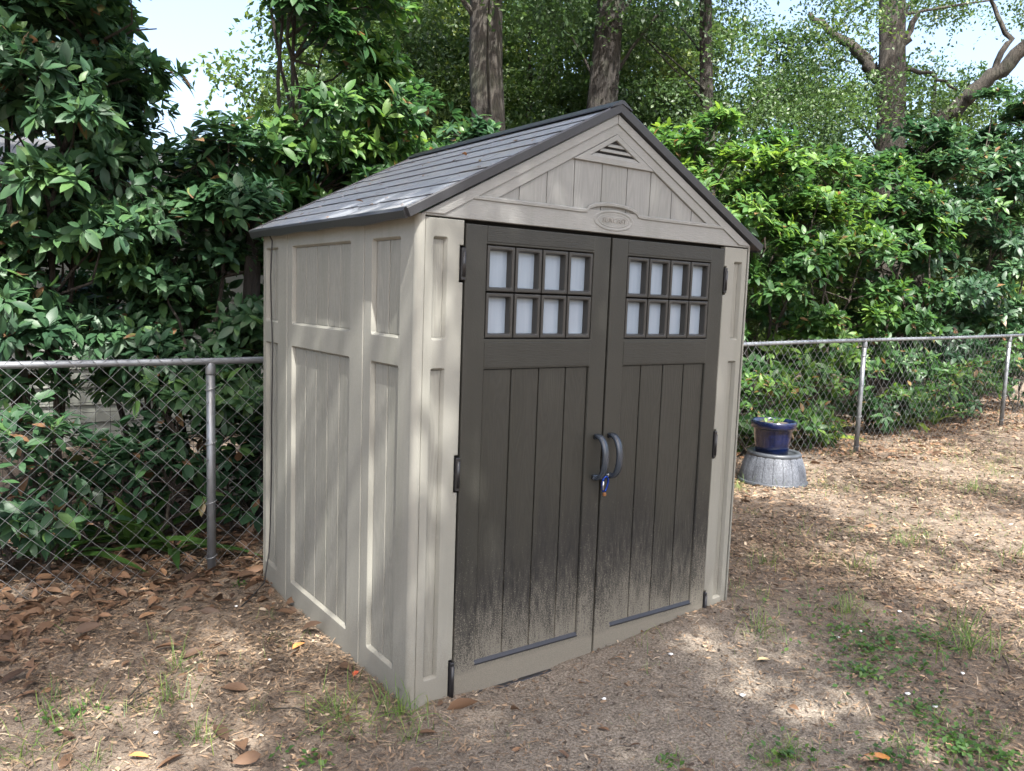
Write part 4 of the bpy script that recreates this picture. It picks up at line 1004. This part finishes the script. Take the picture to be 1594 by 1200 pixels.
BL = (np.array([(-.012,0,0), (.012,0,0), (-.012,.45,.03), (.012,.45,.03), (-.007,.8,-.04), (.007,.8,-.04), (0,1,-.2)], float), np.array([(0,1,3), (0,3,2), (2,3,5), (2,5,4), (4,5,6)]))
def tuft(cx, cy, n, rad, L, t0):
    a = rng.uniform(0, 6.283, n); r = rad*1.5*np.abs(rng.standard_normal(n))*.7; x = cx+r*np.cos(a); y = cy+r*np.sin(a)
    k = clear_of_shed(x, y, .004); x, y, a = x[k], y[k], a[k]; n = len(x); b = rng.uniform(0, 6.283, n)
    el = rng.uniform(.25, 1.45, n); d = np.stack([np.cos(b)*np.cos(el), np.sin(b)*np.cos(el), np.sin(el)], 1)
    return scatter(BL, np.stack([x, y, gz(x, y)-.003], 1), frames(d, np.array([[0, 0, 1.]])+rng.standard_normal((n, 3))*.2), L*rng.uniform(.45, 1.15, n), np.clip(rng.normal(t0, .2, n), 0, 1))
G = []
for px_, py_, n, r_, L in [(528, 1120, 60, .10, .16), (505, 1105, 30, .10, .12), (625, 1115, 40, .06, .17), (590, 1095, 16, .05, .14), (640, 1150, 26, .07, .12), (275, 1040, 26, .05, .16), (105, 1130, 40, .09, .14), (262, 1090, 30, .06, .14),
        (90, 1090, 22, .05, .12), (310, 1150, 26, .06, .12), (215, 1110, 20, .06, .10), (30, 1180, 26, .07, .14), (150, 1190, 18, .05, .12), (1185, 880, 26, .06, .13), (1180, 985, 46, .08, .16), (1180, 930, 16, .05, .10), (1320, 955, 40, .07, .16), (1340, 940, 24, .08, .12), (1510, 1010, 50, .09, .20), (1500, 980, 30, .10, .14),
        (1270, 870, 40, .14, .10), (1330, 885, 50, .14, .12), (1410, 850, 70, .16, .14), (1440, 835, 50, .12, .12), (1380, 810, 50, .18, .10), (1490, 810, 50, .14, .12), (1590, 870, 40, .12, .16), (1540, 730, 120, .35, .10), (1570, 715, 100, .35, .10), (1510, 760, 60, .25, .10), (1520, 765, 40, .1, .16), (1150, 760, 50, .10, .13), (1170, 800, 30, .12, .09), (1290, 760, 50, .14, .09), (1320, 765, 40, .14, .10), (1240, 835, 30, .2, .07), (1560, 650, 60, .4, .10),
        (1490, 890, 30, .1, .09), (1200, 1190, 40, .08, .10), (1230, 1170, 30, .08, .10), (1420, 1170, 40, .09, .10), (1460, 1120, 30, .08, .09), (1560, 1150, 40, .1, .1), (1060, 1190, 24, .06, .07), (790, 1150, 12, .05, .06), (980, 1120, 10, .05, .05), (375, 915, 8, .03, .08), (440, 1000, 14, .05, .10), (420, 960, 8, .04, .09), (1470, 700, 60, .4, .09)]:
    g_ = gpix(px_, py_); G.append(tuft(g_[0], g_[1], int(n*1.4), r_*1.25, L*.88, .45))
for _ in range(420):
    x, y = rng.uniform(-2, 12), rng.uniform(-1.6, 2.2)
    if clear_of_shed(np.array([x]), np.array([y]), .05)[0] and (x > 2.0 or rng.random() < .4) and on_screen(np.array([x]), np.array([y]))[0]: G.append(tuft(x, y, rng.integers(4, 22), rng.uniform(.03, .16), rng.uniform(.04, .11), .5))
stuff('grass', G, m_grass, 'thin tufts of grass scattered over the bare yard', 'grass', True)
G = []
for px_, py_, n, r_ in [(1345, 1010, 190, .17), (1385, 1000, 200, .20), (1440, 995, 120, .2), (1345, 1050, 150, .13), (1415, 1040, 90, .16), (1300, 985, 60, .15), (1480, 1010, 60, .15), (1225, 1180, 110, .09), (1380, 1185, 90, .12), (1430, 1110, 110, .13), (1500, 1170, 150, .15), (1560, 1185, 150, .16), (1480, 1150, 80, .12), (480, 1190, 40, .08), (375, 912, 14, .03), (1040, 1195, 30, .05), (110, 1120, 30, .1), (1250, 950, 40, .15)]:
    g_ = gpix(px_, py_); a = rng.uniform(0, 6.283, n); r = r_*1.3*np.abs(rng.standard_normal(n))*.6; x = g_[0]+r*np.cos(a)*1.3; y = g_[1]+r*np.sin(a); b = rng.uniform(0, 6.283, n)
    d = np.stack([np.cos(b), np.sin(b), rng.uniform(.1, .9, n)], 1)
    G.append(scatter((LEAF4[0]*np.array([1.5, 1, 1]), LEAF4[1]), np.stack([x, y, gz(x, y)+.006+rng.random(n)*.02], 1), frames(d, np.array([[0, 0, 1.]])+rng.standard_normal((n, 3))*.3), rng.uniform(.013, .032, n), np.clip(rng.normal(.5, .2, n), 0, 1)))
stuff('ground_cover', G, m_clover, 'patches of small round-leaved weeds on the bare soil', 'weeds', True)

# loose things on the ground and roof
def flat_leaf(px, py, size, tint_, label, ang, group=None, pos=None, up=(0, 0, 1), mat=None):
    p_ = gpix(px, py) if pos is None else np.array(pos, float); p_[2] += .014 if pos is None else 0
    d = np.array([[math.cos(ang), math.sin(ang), .12]]); R = frames(d, np.array([up], float))[0]
    V = (DEAD[0]*size)@R.T
    o = link('fallen_leaf', tri_mesh('fallen_leaf', V, DEAD[1], np.full(len(V), tint_)), mat or m_dead, None, False, loc=tuple(p_)); tag(o, label, 'leaf', group)
m_red = simple('red leaf', (.50, .10, .045), .5); m_orange = simple('orange leaf', (.50, .22, .07), .5); m_tan = simple('pale tan leaf', (.5, .38, .2), .6)
flat_leaf(550, 1058, .06, .9, 'red fallen leaf lying against the foot of the left wall', .8, mat=m_red)
flat_leaf(1392, 1192, .10, .9, 'orange fallen leaf lying on weeds in front of the shed', 2.0, mat=m_orange)
flat_leaf(1372, 1188, .085, .9, 'brown fallen leaf touching the orange leaf on the weeds', 2.6)
flat_leaf(215, 968, .11, .8, 'long pale brown fallen leaf on bare soil near the fence post', .4)
flat_leaf(455, 1015, .09, .9, 'orange-brown fallen leaf on the sunlit soil beside the left wall', .5, mat=m_orange)
flat_leaf(200, 1182, .07, .9, 'small orange fallen leaf on the soil away from the shed', -.6, mat=m_orange)
flat_leaf(1178, 1032, .07, .9, 'tan fallen leaf on the grey sand before the doors', -.4, mat=m_tan)
nup = (float(nrm[0]), 0, float(nrm[1]))
def on_roof(px, py):
    d = ray(px, py); P0 = np.array(rp(.5, 0, .037)); nn = np.array([nrm[0], 0, nrm[1]]); return CAM+d*(((P0-CAM)@nn)/(d@nn))
flat_leaf(0, 0, .055, .9, 'orange leaf lying on the shingles near the ridge', .6, pos=on_roof(719, 238), up=nup, mat=m_orange)
flat_leaf(0, 0, .050, .9, 'pale tan leaf lying on the shingles nearer the gable', 1.2, pos=on_roof(750, 248), up=nup, mat=m_tan)
flat_leaf(0, 0, .045, .9, 'dull brown leaf lying on the lower shingles', .2, pos=on_roof(553, 312), up=nup)
ns = 70; t_ = rng.uniform(YF+.05, YB-.05, ns); s_ = SL*rng.random(ns)**1.3*.95+.01
P_ = np.array([rp(a, b, .0215) for a, b in zip(s_, t_)]); nn = np.array([nrm[0], 0, nrm[1]])
aa = rng.uniform(0, 6.283, ns); e1 = np.array([sdir[0], 0, sdir[1]]); d_ = np.cos(aa)[:, None]*e1+np.sin(aa)[:, None]*np.array([0, 1, 0])
stuff('roof_debris', [scatter(LEAF4, P_, frames(d_, np.repeat(nn[None], ns, 0)), rng.uniform(.012, .034, ns), np.clip(rng.normal(.55, .25, ns), 0, 1))], m_dead, 'bits of dry leaf scattered on the shed roof', 'leaf litter')
m_petal = simple('white petal', (.78, .78, .76), .6)
for i, (px_, py_) in enumerate([(1044, 1022), (940, 1092), (1155, 1086), (1305, 996), (1340, 986), (1400, 955), (1412, 1084), (1455, 1104), (1498, 1052), (420, 1031), (243, 1145), (368, 947)]):
    g_ = gpix(px_, py_); mb = MB(); K = 8
    ra = rng.uniform(.008, .013); vs = [(g_[0]+ra*math.cos(k*.785)*(1+.3*rng.standard_normal()*.5), g_[1]+ra*math.sin(k*.785), g_[2]+.012+.003*rng.random()) for k in range(K)]+[(g_[0], g_[1], g_[2]+.017)]+[(g_[0], g_[1], g_[2]+.004)]
    mb.add(vs, [(k, (k+1)%K, K) for k in range(K)]+[((k+1)%K, k, K+1) for k in range(K)])
    tag(mb.build('white_pebble', m_petal, None, True, loc=(g_[0], g_[1], g_[2])), 'tiny white fragment lying on the bare soil', 'pebble', 'white fragments on the soil')
for i, (a_, b_, lab) in enumerate([((195, 1105), (240, 1075), 'short bare twig on the soil beside the grass tufts'), ((250, 972), (272, 950), 'thin pale twig on the soil below the fence post'), ((420, 1108), (490, 1118), 'long thin twig lying on the soil toward the left wall'), ((200, 1090), (225, 1062), 'curved dry twig lying among leaves away from the shed'), ((1560, 1025), (1572, 1050), 'bent pale twig on the sunlit soil past the weeds')]):
    A, B = gpix(*a_), gpix(*b_); A[2] += .012; B[2] += .012; Mx = (A+B)/2+np.array([.015, .01, .008]); Mx[2] = max(Mx[2], float(gz(Mx[0], Mx[1]))+.012)
    mb = MB(); mb.tube([A, Mx, B], [.003, .0035, .002], 5); tag(mb.build('twig', m_twig, None, True, loc=tuple(A)), lab, 'twig')
